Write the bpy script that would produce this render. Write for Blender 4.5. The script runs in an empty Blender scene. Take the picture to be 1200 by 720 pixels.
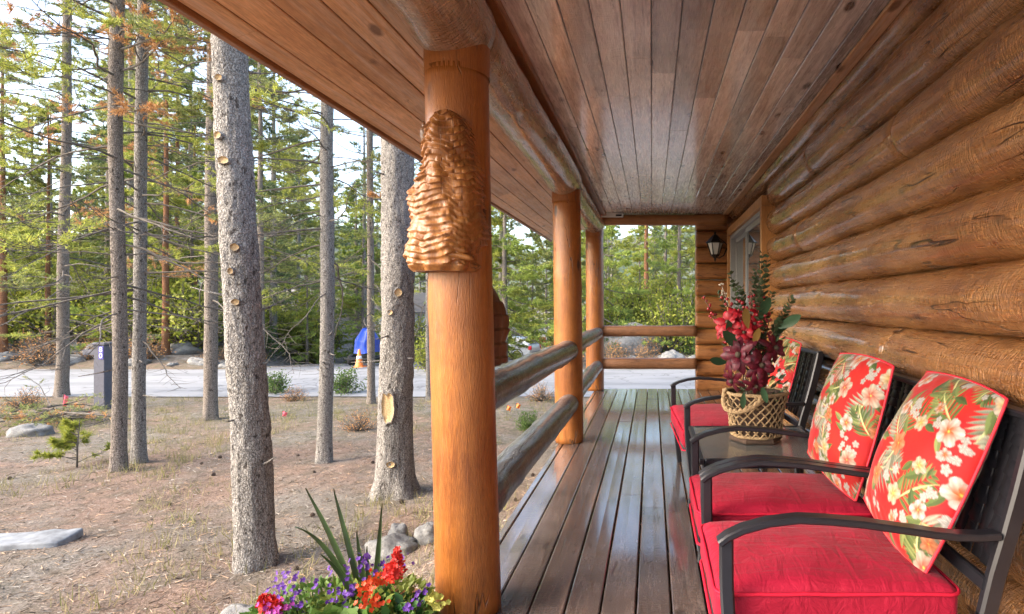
import bpy, math, random
import numpy as np
from mathutils import Vector, Matrix, noise

rnd = random.Random(7)
scene = bpy.context.scene
COL = scene.collection
F = 680.0
EYE = 1.3
VPX, VPY = 764.0, 357.0


def W(px, py, D):
    """photo pixel at depth D -> world point (deck top is z = 0, +Y runs along the porch)"""
    return Vector(((px - VPX) * D / F, D, EYE + (VPY - py) * D / F))


def lerp(a, b, t):
    return a + (b - a) * t


def sstep(a, b, x):
    t = max(0.0, min(1.0, (x - a) / (b - a)))
    return t * t * (3 - 2 * t)


# ------------------------------------------------------------------ mesh helper
class MB:
    def __init__(self):
        self.v, self.f, self.m = [], [], []

    def add(self, vs, fs, mi=0):
        b = len(self.v)
        self.v.extend([tuple(p) for p in vs])
        for f in fs:
            self.f.append(tuple(i + b for i in f))
            self.m.append(mi)

    def box(self, lo, hi, mi=0, bev=0.0, mat=None):
        x0, y0, z0 = lo
        x1, y1, z1 = hi
        if bev <= 0:
            vs = [(x0, y0, z0), (x1, y0, z0), (x1, y1, z0), (x0, y1, z0), (x0, y0, z1), (x1, y0, z1), (x1, y1, z1), (x0, y1, z1)]
            fs = [(3, 2, 1, 0), (4, 5, 6, 7), (0, 1, 5, 4), (1, 2, 6, 5), (2, 3, 7, 6), (3, 0, 4, 7)]
        else:
            b = min(bev, (x1 - x0) * .45, (y1 - y0) * .45, (z1 - z0) * .45)
            vs, idx = [], {}
            cs = [(x0, x1), (y0, y1), (z0, z1)]
            for sx in (0, 1):
                for sy in (0, 1):
                    for sz in (0, 1):
                        c = [cs[0][sx], cs[1][sy], cs[2][sz]]
                        s = [1 if t == 0 else -1 for t in (sx, sy, sz)]
                        for ax in range(3):
                            p = [c[k] + s[k] * b for k in range(3)]
                            p[ax] = c[ax]
                            idx[(sx, sy, sz, ax)] = len(vs)
                            vs.append(tuple(p))
            fs = []
            for ax in range(3):
                o = [k for k in range(3) if k != ax]
                for s in (0, 1):
                    q = []
                    for a, c in ((0, 0), (1, 0), (1, 1), (0, 1)):
                        k = [0, 0, 0]
                        k[ax] = s
                        k[o[0]] = a
                        k[o[1]] = c
                        q.append(idx[(k[0], k[1], k[2], ax)])
                    fs.append(tuple(q))
            for ax in range(3):          # edges along ax
                o = [k for k in range(3) if k != ax]
                for a in (0, 1):
                    for c in (0, 1):
                        k0 = [0, 0, 0]; k1 = [0, 0, 0]
                        k0[o[0]] = k1[o[0]] = a
                        k0[o[1]] = k1[o[1]] = c
                        k1[ax] = 1
                        fs.append((idx[(*k0, o[0])], idx[(*k1, o[0])], idx[(*k1, o[1])], idx[(*k0, o[1])]))
            for sx in (0, 1):
                for sy in (0, 1):
                    for sz in (0, 1):
                        fs.append(tuple(idx[(sx, sy, sz, a)] for a in range(3)))
        if mat is not None:
            vs = [tuple(mat @ Vector(p)) for p in vs]
        self.add(vs, fs, mi)

    def tube(self, pts, radii, seg=8, mi=0, cap=True, flat=None):
        """flat=(a,b,up): elliptical/rectangular section with half sizes a (side) and b (up)"""
        pts = [Vector(p) for p in pts]
        n = len(pts)
        if not hasattr(radii, '__len__'):
            radii = [radii] * n
        t0 = (pts[1] - pts[0]).normalized()
        ref = Vector((0, 0, 1)) if abs(t0.z) < .9 else Vector((1, 0, 0))
        u = t0.cross(ref).normalized()
        vs = []
        for i in range(n):
            t = (pts[min(i + 1, n - 1)] - pts[max(i - 1, 0)])
            if t.length < 1e-9:
                t = t0
            t.normalize()
            u = (u - t * u.dot(t))
            if u.length < 1e-6:
                u = t.orthogonal()
            u.normalize()
            w = u.cross(t)
            r = radii[i]
            for k in range(seg):
                a = 2 * math.pi * k / seg
                vs.append(pts[i] + u * (math.cos(a) * r) + w * (math.sin(a) * r))
        fs = []
        for i in range(n - 1):
            for k in range(seg):
                k2 = (k + 1) % seg
                fs.append((i * seg + k, i * seg + k2, (i + 1) * seg + k2, (i + 1) * seg + k))
        if cap:
            fs.append(tuple(range(seg - 1, -1, -1)))
            fs.append(tuple((n - 1) * seg + k for k in range(seg)))
        self.add(vs, fs, mi)

    def bar(self, pts, a, b, side, mi=0):
        """flat bar swept along pts: half width a along fixed direction side, half thickness b across"""
        pts = [Vector(p) for p in pts]
        side = Vector(side).normalized()
        n = len(pts)
        vs = []
        ch = min(a, b) * .45
        prof = [(-a + ch, -b), (a - ch, -b), (a, -b + ch), (a, b - ch), (a - ch, b), (-a + ch, b), (-a, b - ch), (-a, -b + ch)]
        for i in range(n):
            t = (pts[min(i + 1, n - 1)] - pts[max(i - 1, 0)]).normalized()
            up = side.cross(t).normalized()
            for (p, q) in prof:
                vs.append(pts[i] + side * p + up * q)
        s = 8
        fs = []
        for i in range(n - 1):
            for k in range(s):
                k2 = (k + 1) % s
                fs.append((i * s + k, i * s + k2, (i + 1) * s + k2, (i + 1) * s + k))
        fs.append(tuple(range(s - 1, -1, -1)))
        fs.append(tuple((n - 1) * s + k for k in range(s)))
        self.add(vs, fs, mi)

    def sphere(self, c, r, seg=10, rings=6, mi=0, scale=(1, 1, 1), jit=0.0, sd=0):
        c = Vector(c)
        vs = []
        for i in range(rings + 1):
            th = math.pi * i / rings
            for k in range(seg):
                a = 2 * math.pi * k / seg
                d = Vector((math.sin(th) * math.cos(a), math.sin(th) * math.sin(a), math.cos(th)))
                q = 1.0
                if jit:
                    q += jit * noise.noise(d * 1.6 + Vector((sd, sd * .7, 0))) + jit * .4 * noise.noise(d * 4.1 + Vector((0, sd, 0)))
                vs.append(c + Vector((d.x * scale[0], d.y * scale[1], d.z * scale[2])) * (r * q))
        fs = []
        for i in range(rings):
            for k in range(seg):
                k2 = (k + 1) % seg
                if i == 0:
                    fs.append((k, seg + k, seg + k2))
                elif i == rings - 1:
                    fs.append((i * seg + k, (i + 1) * seg + k, i * seg + k2))
                else:
                    fs.append((i * seg + k, (i + 1) * seg + k, (i + 1) * seg + k2, i * seg + k2))
        self.add(vs, fs, mi)

    def grid(self, fn, nu, nv, mi=0, close_u=False):
        vs = [fn(i / nu, j / nv) for j in range(nv + 1) for i in range(nu + (0 if close_u else 1))]
        w = nu if close_u else nu + 1
        fs = []
        for j in range(nv):
            for i in range(nu):
                i2 = (i + 1) % w
                fs.append((j * w + i, j * w + i2, (j + 1) * w + i2, (j + 1) * w + i))
        self.add(vs, fs, mi)

    def lathe(self, c, prof, seg=24, mi=0):
        c = Vector(c)
        vs = []
        for (r, z) in prof:
            for k in range(seg):
                a = 2 * math.pi * k / seg
                vs.append(c + Vector((r * math.cos(a), r * math.sin(a), z)))
        fs = []
        for i in range(len(prof) - 1):
            for k in range(seg):
                k2 = (k + 1) % seg
                fs.append((i * seg + k, i * seg + k2, (i + 1) * seg + k2, (i + 1) * seg + k))
        fs.append(tuple(range(seg - 1, -1, -1)))
        fs.append(tuple((len(prof) - 1) * seg + k for k in range(seg)))
        self.add(vs, fs, mi)

    def rbox(self, sx, sy, sz, r, n=10, mi=0, puff=0.0, mat=None, wob=0.0, sd=0):
        """rounded box centred at origin, puffed in z"""
        hx, hy, hz = sx / 2, sy / 2, sz / 2
        for ax in range(3):
            o = [k for k in range(3) if k != ax]
            for s in (-1, 1):
                vs = []
                for j in range(n + 1):
                    for i in range(n + 1):
                        c = [0, 0, 0]
                        c[ax] = s
                        # cluster samples near the edges
                        a, b = -1 + 2 * i / n, -1 + 2 * j / n
                        c[o[0]] = math.sin(a * math.pi / 2)
                        c[o[1]] = math.sin(b * math.pi / 2)
                        p = Vector((c[0] * hx, c[1] * hy, c[2] * hz))
                        q = Vector((max(-hx + r, min(hx - r, p.x)), max(-hy + r, min(hy - r, p.y)), max(-hz + r, min(hz - r, p.z))))
                        d = p - q
                        if d.length > 1e-9:
                            p = q + d.normalized() * r
                        u, v = p.x / hx, p.y / hy
                        w = max(0, 1 - u * u) * max(0, 1 - v * v)
                        p.z += puff * (w ** .5) * (p.z / hz)
                        if wob:
                            p += Vector((noise.noise(p * 7 + Vector((sd, 0, 0))), noise.noise(p * 7 + Vector((0, sd, 5))), noise.noise(p * 7 + Vector((9, 0, sd))))) * wob
                        if mat is not None:
                            p = mat @ p
                        vs.append(p)
                fs = []
                w1 = n + 1
                flip = (s == 1) == (ax == 1)
                for j in range(n):
                    for i in range(n):
                        q = (j * w1 + i, j * w1 + i + 1, (j + 1) * w1 + i + 1, (j + 1) * w1 + i)
                        fs.append(q[::-1] if flip else q)
                self.add(vs, fs, mi)

    def tri_blades(self, P, D, L, Wd, mi=0):
        """numpy arrays of base points, directions, lengths, widths -> thin triangles"""
        P = np.asarray(P); D = np.asarray(D)
        n = len(P)
        if n == 0:
            return
        R = np.cross(D, np.random.RandomState(n).normal(size=(n, 3)))
        R /= (np.linalg.norm(R, axis=1, keepdims=True) + 1e-9)
        L = np.asarray(L).reshape(-1, 1); Wd = np.asarray(Wd).reshape(-1, 1)
        V = np.stack([P - R * Wd * .5, P + R * Wd * .5, P + D * L], 1).reshape(-1, 3)
        b = len(self.v)
        self.v.extend(map(tuple, V.tolist()))
        self.f.extend([(b + 3 * i, b + 3 * i + 1, b + 3 * i + 2) for i in range(n)])
        self.m.extend([mi] * n if not hasattr(mi, '__len__') else list(mi))

    def leaf_quads(self, P, D, L, Wd, mi=0, seed=0):
        """diamond leaves, folded slightly"""
        P = np.asarray(P); D = np.asarray(D)
        n = len(P)
        R = np.cross(D, np.random.RandomState(n + seed).normal(size=(n, 3)))
        R /= (np.linalg.norm(R, axis=1, keepdims=True) + 1e-9)
        L = np.asarray(L).reshape(-1, 1); Wd = np.asarray(Wd).reshape(-1, 1)
        V = np.stack([P, P + D * L * .5 + R * Wd * .5, P + D * L, P + D * L * .5 - R * Wd * .5], 1).reshape(-1, 3)
        b = len(self.v)
        self.v.extend(map(tuple, V.tolist()))
        self.f.extend([(b + 4 * i, b + 4 * i + 1, b + 4 * i + 2, b + 4 * i + 3) for i in range(n)])
        self.m.extend([mi] * n if not hasattr(mi, '__len__') else list(mi))

    def mesh(self, name, mats, smooth=True):
        me = bpy.data.meshes.new(name)
        me.from_pydata(self.v, [], self.f)
        if not isinstance(mats, (list, tuple)):
            mats = [mats]
        for m in mats:
            me.materials.append(m)
        me.polygons.foreach_set('material_index', self.m)
        if smooth:
            me.polygons.foreach_set('use_smooth', [True] * len(self.f))
        me.update()
        return me


def weld(o, dist=1e-4, sharp=None):
    import bmesh
    bm = bmesh.new()
    bm.from_mesh(o.data)
    bmesh.ops.remove_doubles(bm, verts=bm.verts, dist=dist)
    bmesh.ops.recalc_face_normals(bm, faces=bm.faces)
    bm.to_mesh(o.data)
    bm.free()
    return o


def tag(o, label=None, cat=None, group=None, kind=None):
    if label: o['label'] = label
    if cat: o['category'] = cat
    if group: o['group'] = group
    if kind: o['kind'] = kind
    return o


def obj(name, mb, mats, parent=None, smooth=True, auto=None):
    """one mesh object; vertices are in the parent's space (world if it has none)"""
    me = mb.mesh(name, mats, smooth)
    o = bpy.data.objects.new(name, me)
    COL.objects.link(o)
    if parent is not None:
        o.parent = parent
    if auto is not None:
        sharp_edges(o, auto)
    return o


def sharp_edges(o, deg=35):
    import bmesh
    bm = bmesh.new()
    bm.from_mesh(o.data)
    bmesh.ops.recalc_face_normals(bm, faces=bm.faces)
    a = math.radians(deg)
    for e in bm.edges:
        if len(e.link_faces) == 2:
            e.smooth = e.calc_face_angle(0) < a
    bm.to_mesh(o.data)
    bm.free()


def thing(name, label, cat, loc=(0, 0, 0), rz=0.0, group=None):
    o = bpy.data.objects.new(name, None)
    COL.objects.link(o)
    o.empty_display_size = .1
    o.location = loc
    o.rotation_euler = (0, 0, rz)
    return tag(o, label, cat, group)


def dup(root, loc, rz=0.0, scale=None, label=None, group=None):
    r = root.copy()
    COL.objects.link(r)
    r.location = loc
    r.rotation_euler = (0, 0, rz)
    if scale is not None:
        r.scale = scale if hasattr(scale, '__len__') else (scale, scale, scale)
    if label: r['label'] = label
    if group: r['group'] = group
    for ch in list(root.children):
        c = ch.copy()
        COL.objects.link(c)
        c.parent = r
        for g in list(ch.children):
            d = g.copy()
            COL.objects.link(d)
            d.parent = c
    return r


# ------------------------------------------------------------------ materials
class NT:
    def __init__(self, name):
        self.mat = bpy.data.materials.new(name)
        self.mat.use_nodes = True
        self.t = self.mat.node_tree
        self.b = self.t.nodes['Principled BSDF']
        self.out = self.t.nodes['Material Output']

    def n(self, typ, **kw):
        nd = self.t.nodes.new(typ)
        for k, v in kw.items():
            setattr(nd, k, v)
        return nd

    def l(self, a, b):
        self.t.links.new(a, b)

    def val(self, sock, v):
        sock.default_value = v

    def coord(self, scale=(1, 1, 1), kind='Object'):
        tc = self.n('ShaderNodeTexCoord')
        mp = self.n('ShaderNodeMapping')
        mp.inputs['Scale'].default_value = scale
        self.l(tc.outputs[kind], mp.inputs['Vector'])
        return mp.outputs['Vector']

    def noise(self, vec, scale=5, detail=4, rough=.55, dist=0.0):
        nd = self.n('ShaderNodeTexNoise')
        self.l(vec, nd.inputs['Vector'])
        nd.inputs['Scale'].default_value = scale
        nd.inputs['Detail'].default_value = detail
        nd.inputs['Roughness'].default_value = rough
        nd.inputs['Distortion'].default_value = dist
        return nd.outputs['Fac']

    def voronoi(self, vec, scale=5, feature='F1', rand=1.0):
        nd = self.n('ShaderNodeTexVoronoi', feature=feature)
        self.l(vec, nd.inputs['Vector'])
        nd.inputs['Scale'].default_value = scale
        nd.inputs['Randomness'].default_value = rand
        return nd.outputs['Distance']

    def wave(self, vec, scale=5, dist=3, detail=2, direction='X', dscale=1.0):
        nd = self.n('ShaderNodeTexWave', bands_direction=direction)
        self.l(vec, nd.inputs['Vector'])
        nd.inputs['Scale'].default_value = scale
        nd.inputs['Distortion'].default_value = dist
        nd.inputs['Detail'].default_value = detail
        nd.inputs['Detail Scale'].default_value = dscale
        return nd.outputs['Fac']

    def ramp(self, fac, stops, interp='LINEAR'):
        nd = self.n('ShaderNodeValToRGB')
        nd.color_ramp.interpolation = interp
        els = nd.color_ramp.elements
        while len(els) < len(stops):
            els.new(.5)
        for e, (p, c) in zip(els, stops):
            e.position = p
            if not hasattr(c, '__len__'):
                c = (c, c, c)
            e.color = (c[0], c[1], c[2], 1)
        self.l(fac, nd.inputs['Fac'])
        return nd.outputs['Color']

    def math(self, op, a, b=None, clamp=False):
        nd = self.n('ShaderNodeMath', operation=op)
        nd.use_clamp = clamp
        for i, x in enumerate((a, b)):
            if x is None:
                continue
            if isinstance(x, (int, float)):
                nd.inputs[i].default_value = x
            else:
                self.l(x, nd.inputs[i])
        return nd.outputs[0]

    def mix(self, fac, a, b, mode='MIX'):
        nd = self.n('ShaderNodeMix', data_type='RGBA', blend_type=mode)
        for s, x in ((nd.inputs[0], fac), (nd.inputs[6], a), (nd.inputs[7], b)):
            if isinstance(x, (int, float)):
                s.default_value = x
            elif isinstance(x, (tuple, list)):
                s.default_value = (x[0], x[1], x[2], 1)
            else:
                self.l(x, s)
        return nd.outputs[2]

    def island(self):
        g = self.n('ShaderNodeNewGeometry')
        return g.outputs['Random Per Island']

    def bump(self, height, strength=.3, dist=.01, normal=None):
        nd = self.n('ShaderNodeBump')
        nd.inputs['Strength'].default_value = strength
        nd.inputs['Distance'].default_value = dist
        self.l(height, nd.inputs['Height'])
        if normal is not None:
            self.l(normal, nd.inputs['Normal'])
        return nd.outputs['Normal']

    def fin(self, color=None, rough=None, normal=None, spec=None, metal=None, coat=None, coat_rough=.1, sheen=None):
        b = self.b
        def put(s, x):
            if x is None: return
            if isinstance(x, (tuple, list)):
                s.default_value = (x[0], x[1], x[2], 1)
            elif isinstance(x, (int, float)):
                s.default_value = x
            else:
                self.l(x, s)
        put(b.inputs['Base Color'], color)
        put(b.inputs['Roughness'], rough)
        put(b.inputs['Metallic'], metal)
        put(b.inputs['Specular IOR Level'], spec)
        if coat is not None:
            put(b.inputs['Coat Weight'], coat)
            b.inputs['Coat Roughness'].default_value = coat_rough
        if sheen is not None:
            b.inputs['Sheen Weight'].default_value = sheen
            b.inputs['Sheen Roughness'].default_value = .4
        if normal is not None:
            self.l(normal, b.inputs['Normal'])
        return self.mat


def wood(name, axis, dark, mid, light, rough=(.28, .5), bump=.35, squig=.5, knots=1.0, coat=.0, cracks=.8, island=0.0, blotch=.35, spec=.5, grey=0.0, freq=12.0, greycol=(.42, .40, .38), ripple=0.0, streak=0.0, coat_rough=.15):
    m = NT(name)
    st = [freq, freq, freq]
    st[axis] = freq * .09
    c = m.coord(tuple(st))
    if island:
        # shift the texture from board to board
        isl = m.island()
        va = m.n('ShaderNodeVectorMath', operation='ADD')
        cm = m.n('ShaderNodeCombineXYZ')
        m.l(m.math('MULTIPLY', isl, 37.0), cm.inputs[0]); m.l(m.math('MULTIPLY', isl, 91.0), cm.inputs[1]); m.l(m.math('MULTIPLY', isl, 53.0), cm.inputs[2])
        m.l(c, va.inputs[0]); m.l(cm.outputs[0], va.inputs[1])
        c = va.outputs[0]
    w = m.coord((1, 1, 1))
    grain = m.noise(c, 2.2, 7, .62, .8)
    col = m.ramp(grain, [(.28, dark), (.5, mid), (.72, light)])
    bl = m.noise(w, 2.3, 4, .6)
    col = m.mix(blotch, col, m.ramp(bl, [(.35, dark), (.65, light)]))
    fib = m.noise(c, 14, 3, .6)
    col = m.mix(.35, col, m.ramp(fib, [(.35, (.35, .35, .35)), (.65, (1.25, 1.25, 1.25))]), 'MULTIPLY')
    h = m.math('MULTIPLY', fib, .6)
    if squig:
        sq = [22.0, 22.0, 22.0]
        s3 = [3.0, 3.0, 3.0]
        s3[axis] = 5.0
        wv = m.wave(m.coord(tuple(s3)), 2.6, 14, 3, 'XYZ'[axis], 1.3)
        mask = m.ramp(m.noise(w, 3.1, 3), [(.38, 0), (.6, 1)])
        sqv = m.math('MULTIPLY', m.ramp(wv, [(.0, 0), (.35, .8), (1, 1)]), 1.0)
        h = m.math('ADD', h, m.math('MULTIPLY', m.math('MULTIPLY', sqv, mask), squig))
        col = m.mix(m.math('MULTIPLY', mask, .20 * squig), col, m.ramp(wv, [(.0, (.35, .3, .27)), (.3, (1, 1, 1)), (1, (1.08, 1.06, 1.05))]), 'MULTIPLY')
    if grey:
        gm = m.ramp(m.noise(w, 1.7, 5, .65), [(.4, 0), (.7, 1)])
        col = m.mix(m.math('MULTIPLY', gm, grey), col, greycol)
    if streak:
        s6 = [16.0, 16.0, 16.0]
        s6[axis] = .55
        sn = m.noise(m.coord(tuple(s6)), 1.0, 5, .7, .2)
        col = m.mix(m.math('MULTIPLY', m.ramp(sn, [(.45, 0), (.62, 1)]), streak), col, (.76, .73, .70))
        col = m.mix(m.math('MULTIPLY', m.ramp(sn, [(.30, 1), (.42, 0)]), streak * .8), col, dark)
        s7 = [26.0, 26.0, 26.0]
        s7[axis] = 5.0
        dn = m.noise(m.coord(tuple(s7)), 1.0, 4, .7)
        col = m.mix(m.math('MULTIPLY', m.ramp(dn, [(.66, 0), (.72, 1)]), .7), col, (dark[0] * .5, dark[1] * .45, dark[2] * .4))
    if ripple:
        s5 = [20.0, 20.0, 20.0]
        s5[axis] = 85.0
        rp = m.noise(m.coord(tuple(s5)), 1.0, 2, .5, 1.6)
        rmask = m.ramp(m.noise(w, 2.2, 3), [(.32, .35), (.6, 1)])
        rp = m.math('MULTIPLY', m.ramp(rp, [(.32, 0), (.62, 1)]), rmask)
        col = m.mix(.30 * min(1, ripple), col, m.ramp(rp, [(0, (.62, .56, .5)), (.6, (1.15, 1.14, 1.12))]), 'MULTIPLY')  # shade of the ripples painted in: valleys darker, crests lighter
        s8 = [1.2, 1.2, 1.2]
        s8[axis] = 2.6
        big_ = m.noise(m.coord(tuple(s8)), 4.0, 3, .5)
        h = m.math('ADD', h, m.math('MULTIPLY', rp, ripple))
        h = m.math('ADD', h, m.math('MULTIPLY', big_, ripple * .7))
    if knots:
        ks = [6.0, 6.0, 6.0]
        ks[axis] = 2.4
        kc = m.coord(tuple(ks))
        kd = m.voronoi(kc, 1.0, 'F1')
        kn = m.noise(w, 30, 2)
        kd2 = m.math('ADD', kd, m.math('MULTIPLY', kn, .08))
        kmask = m.ramp(kd2, [(.13, 1), (.21, .0)])
        col = m.mix(m.math('MULTIPLY', kmask, .75 * knots), col, (dark[0] * .35, dark[1] * .3, dark[2] * .3))
        h = m.math('ADD', h, m.math('MULTIPLY', m.ramp(kd2, [(.07, 0), (.18, 1), (.36, .5)]), .9))
    if cracks:
        s4 = [5.0, 5.0, 5.0]
        s4[axis] = .45
        cn = m.noise(m.coord(tuple(s4)), 1.6, 3, .5, .3)
        d = m.math('ABSOLUTE', m.math('SUBTRACT', cn, .52))
        cm_ = m.ramp(d, [(.002, 1), (.006, 0)])
        gate = m.ramp(m.noise(w, 1.3, 2), [(.5, 0), (.56, 1)])
        cmk = m.math('MULTIPLY', cm_, gate)
        col = m.mix(m.math('MULTIPLY', cmk, cracks), col, (.02, .012, .008))
        h = m.math('SUBTRACT', h, m.math('MULTIPLY', cmk, 2.0))
    if island:
        isl2 = m.island()
        col = m.mix(island, col, m.ramp(isl2, [(0, (.55, .5, .47)), (.35, (.95, .9, .86)), (.7, (1.15, 1.08, 1.0)), (1, (1.35, 1.3, 1.25))]), 'MULTIPLY')
    r = m.ramp(m.noise(c, 4, 4), [(.3, rough[0]), (.7, rough[1])])
    nm = m.bump(h, bump, .010 if ripple > .5 else .006)
    return m.fin(col, r, nm, spec=spec, coat=coat, coat_rough=coat_rough)


def simple(name, col, rough=.5, metal=0.0, spec=.5, var=.15, nscale=30, bump=0.0, coat=None, sheen=None):
    m = NT(name)
    w = m.coord()
    nz = m.noise(w, nscale, 4)
    k0, k1 = 1 - var, 1 + var
    c = m.ramp(nz, [(.3, tuple(x * k0 for x in col)), (.7, tuple(x * k1 for x in col))])
    nm = m.bump(nz, bump, .004) if bump else None
    return m.fin(c, rough, nm, spec=spec, metal=metal, coat=coat, sheen=sheen)


def foliage(name, cols, trans=.35, rough=.6):
    """leaf/needle material; colour varies from leaf to leaf"""
    m = NT(name)
    isl = m.island()
    st = [(i / max(1, len(cols) - 1), c) for i, c in enumerate(cols)]
    c = m.ramp(isl, st)
    big = m.noise(m.coord(), 1.4, 3)
    c = m.mix(.6, c, m.ramp(big, [(.3, (.6, .62, .6)), (.7, (1.35, 1.3, 1.15))]), 'MULTIPLY')
    m.fin(c, rough, spec=.25)
    tr = m.n('ShaderNodeBsdfTranslucent')
    m.l(c, tr.inputs['Color'])
    mx = m.n('ShaderNodeMixShader')
    mx.inputs[0].default_value = trans
    m.l(m.b.outputs[0], mx.inputs[1]); m.l(tr.outputs[0], mx.inputs[2])
    m.l(mx.outputs[0], m.out.inputs['Surface'])
    return m.mat


def bark(name, light, mid, dark, scale=1.0):
    m = NT(name)
    w = m.coord()
    v = m.coord((52 * scale, 52 * scale, 26 * scale))
    nv = m.n('ShaderNodeTexNoise'); nv.inputs['Scale'].default_value = 22 * scale; nv.inputs['Detail'].default_value = 4
    m.l(w, nv.inputs['Vector'])
    va = m.n('ShaderNodeVectorMath', operation='MULTIPLY_ADD')
    m.l(nv.outputs['Color'], va.inputs[0]); va.inputs[1].default_value = (2.6, 2.6, 2.6); m.l(v, va.inputs[2])
    e = m.voronoi(va.outputs[0], 1.0, 'DISTANCE_TO_EDGE')
    fine = m.noise(w, 85 * scale, 6, .75)
    med = m.noise(m.coord((1, 1, .5)), 26 * scale, 5, .7)
    col = m.ramp(fine, [(.40, dark), (.48, mid), (.56, light)])
    big = m.noise(m.coord((1, 1, .35)), 5 * scale, 4)
    col = m.mix(.3, col, m.ramp(big, [(.35, mid), (.65, light)]))
    crack = m.math('MULTIPLY', m.ramp(e, [(.0, 1), (.16, .0)]), m.ramp(med, [(.38, 0), (.55, 1)]))
    cm = m.math('MAXIMUM', m.math('MULTIPLY', crack, .8), m.ramp(med, [(.37, .95), (.46, 0)]))
    col = m.mix(cm, col, dark)
    h = m.math('ADD', m.math('MULTIPLY', m.ramp(e, [(0, 0), (.25, 1)]), .5), m.math('ADD', m.math('MULTIPLY', med, 1.2), m.math('MULTIPLY', fine, .5)))
    nm = m.bump(h, .9, .014)
    return m.fin(col, .92, nm, spec=.1)


M = {}
ORANGE = dict(dark=(.17, .058, .017), mid=(.38, .155, .045), light=(.52, .245, .085))
M['wall_log'] = wood('wall_log_wood', 1, (.19, .062, .015), (.45, .18, .050), (.61, .32, .12), rough=(.22, .36), bump=1.0, squig=.5, knots=1.2, coat=.8, blotch=.55, grey=.0, ripple=1.0, cracks=.85, coat_rough=.12)
M['wing_log'] = wood('end_log_wood', 0, (.16, .055, .015), (.33, .135, .04), (.44, .2, .07), rough=(.35, .5), bump=.4, squig=.3, knots=.7, coat=.05)
M['post'] = wood('post_wood', 2, (.15, .040, .006), (.33, .105, .016), (.43, .155, .030), rough=(.3, .45), bump=.8, squig=.0, knots=1.2, coat=.15, blotch=.5, freq=26, ripple=.0)
M['beam'] = wood('beam_wood', 1, (.24, .11, .045), (.48, .25, .115), (.63, .41, .25), rough=(.22, .36), bump=1.0, squig=1.0, knots=.9, coat=.8, blotch=.5, grey=.3, ripple=.8)
M['end_beam'] = wood('end_beam_wood', 0, (.18, .07, .02), (.36, .15, .045), (.46, .22, .08), rough=(.35, .5), bump=.35, squig=.2, knots=.6)
M['rail'] = wood('rail_wood', 1, (.022, .020, .020), (.055, .050, .049), (.12, .116, .117), rough=(.3, .48), bump=1.0, squig=1.3, knots=.6, coat=.45, blotch=.5, grey=.45, greycol=(.17, .172, .18), ripple=.6)
M['end_rail'] = wood('end_rail_wood', 0, (.12, .05, .02), (.24, .105, .045), (.33, .16, .075), rough=(.35, .5), bump=.5, squig=.5, knots=.5)
M['ceil'] = wood('ceiling_board_wood', 1, (.23, .17, .145), (.62, .565, .545), (.76, .73, .71), rough=(.2, .34), bump=.35, squig=.2, knots=1.25, island=.9, blotch=.35, cracks=.0, coat=1.0, grey=.0, freq=14, streak=.7)  # pale streaks put the white sheen of the boards into their colour
M['soffit'] = wood('soffit_board_wood', 1, (.32, .15, .06), (.58, .32, .145), (.70, .44, .24), rough=(.35, .55), bump=.3, squig=.1, knots=1.1, island=.55, blotch=.35, cracks=.0, streak=.25)
M['trim'] = wood('trim_board_wood', 1, (.14, .055, .02), (.28, .115, .04), (.38, .18, .07), rough=(.35, .5), bump=.3, squig=.6, knots=.4, cracks=0)
M['casing'] = wood('window_casing_wood', 2, (.28, .11, .03), (.5, .23, .07), (.62, .33, .12), rough=(.35, .5), bump=.2, squig=0, knots=.3, cracks=0)
M['deck'] = wood('deck_board_wood', 1, (.034, .022, .018), (.088, .058, .048), (.155, .115, .100), rough=(.14, .28), bump=.4, squig=.4, knots=.6, island=.5, blotch=.45, cracks=.5, coat=1.0, grey=.12, freq=16, greycol=(.22, .215, .215), ripple=.2, coat_rough=.10)
M['carve'] = wood('carved_wood', 2, (.13, .038, .008), (.33, .12, .024), (.45, .20, .055), rough=(.34, .5), bump=.5, squig=.0, knots=.3, coat=.1, freq=20)
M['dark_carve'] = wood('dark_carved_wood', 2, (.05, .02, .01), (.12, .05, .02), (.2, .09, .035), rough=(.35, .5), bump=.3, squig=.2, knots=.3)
M['black'] = simple('dark_shadow_timber', (.03, .02, .015), .8)
M['metal'] = simple('charcoal_chair_metal', (.018, .0175, .022), .32, .3, .5, .12, 40)
M['lantern'] = simple('black_lantern_metal', (.015, .014, .014), .35, .6)
M['roofing'] = simple('grey_roof_shingle', (.09, .085, .08), .9, bump=.4)
M['white'] = simple('white_painted_metal', (.75, .74, .72), .45, var=.05)
M['vinyl'] = simple('grey_window_vinyl', (.28, .29, .30), .4, var=.05)
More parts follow.
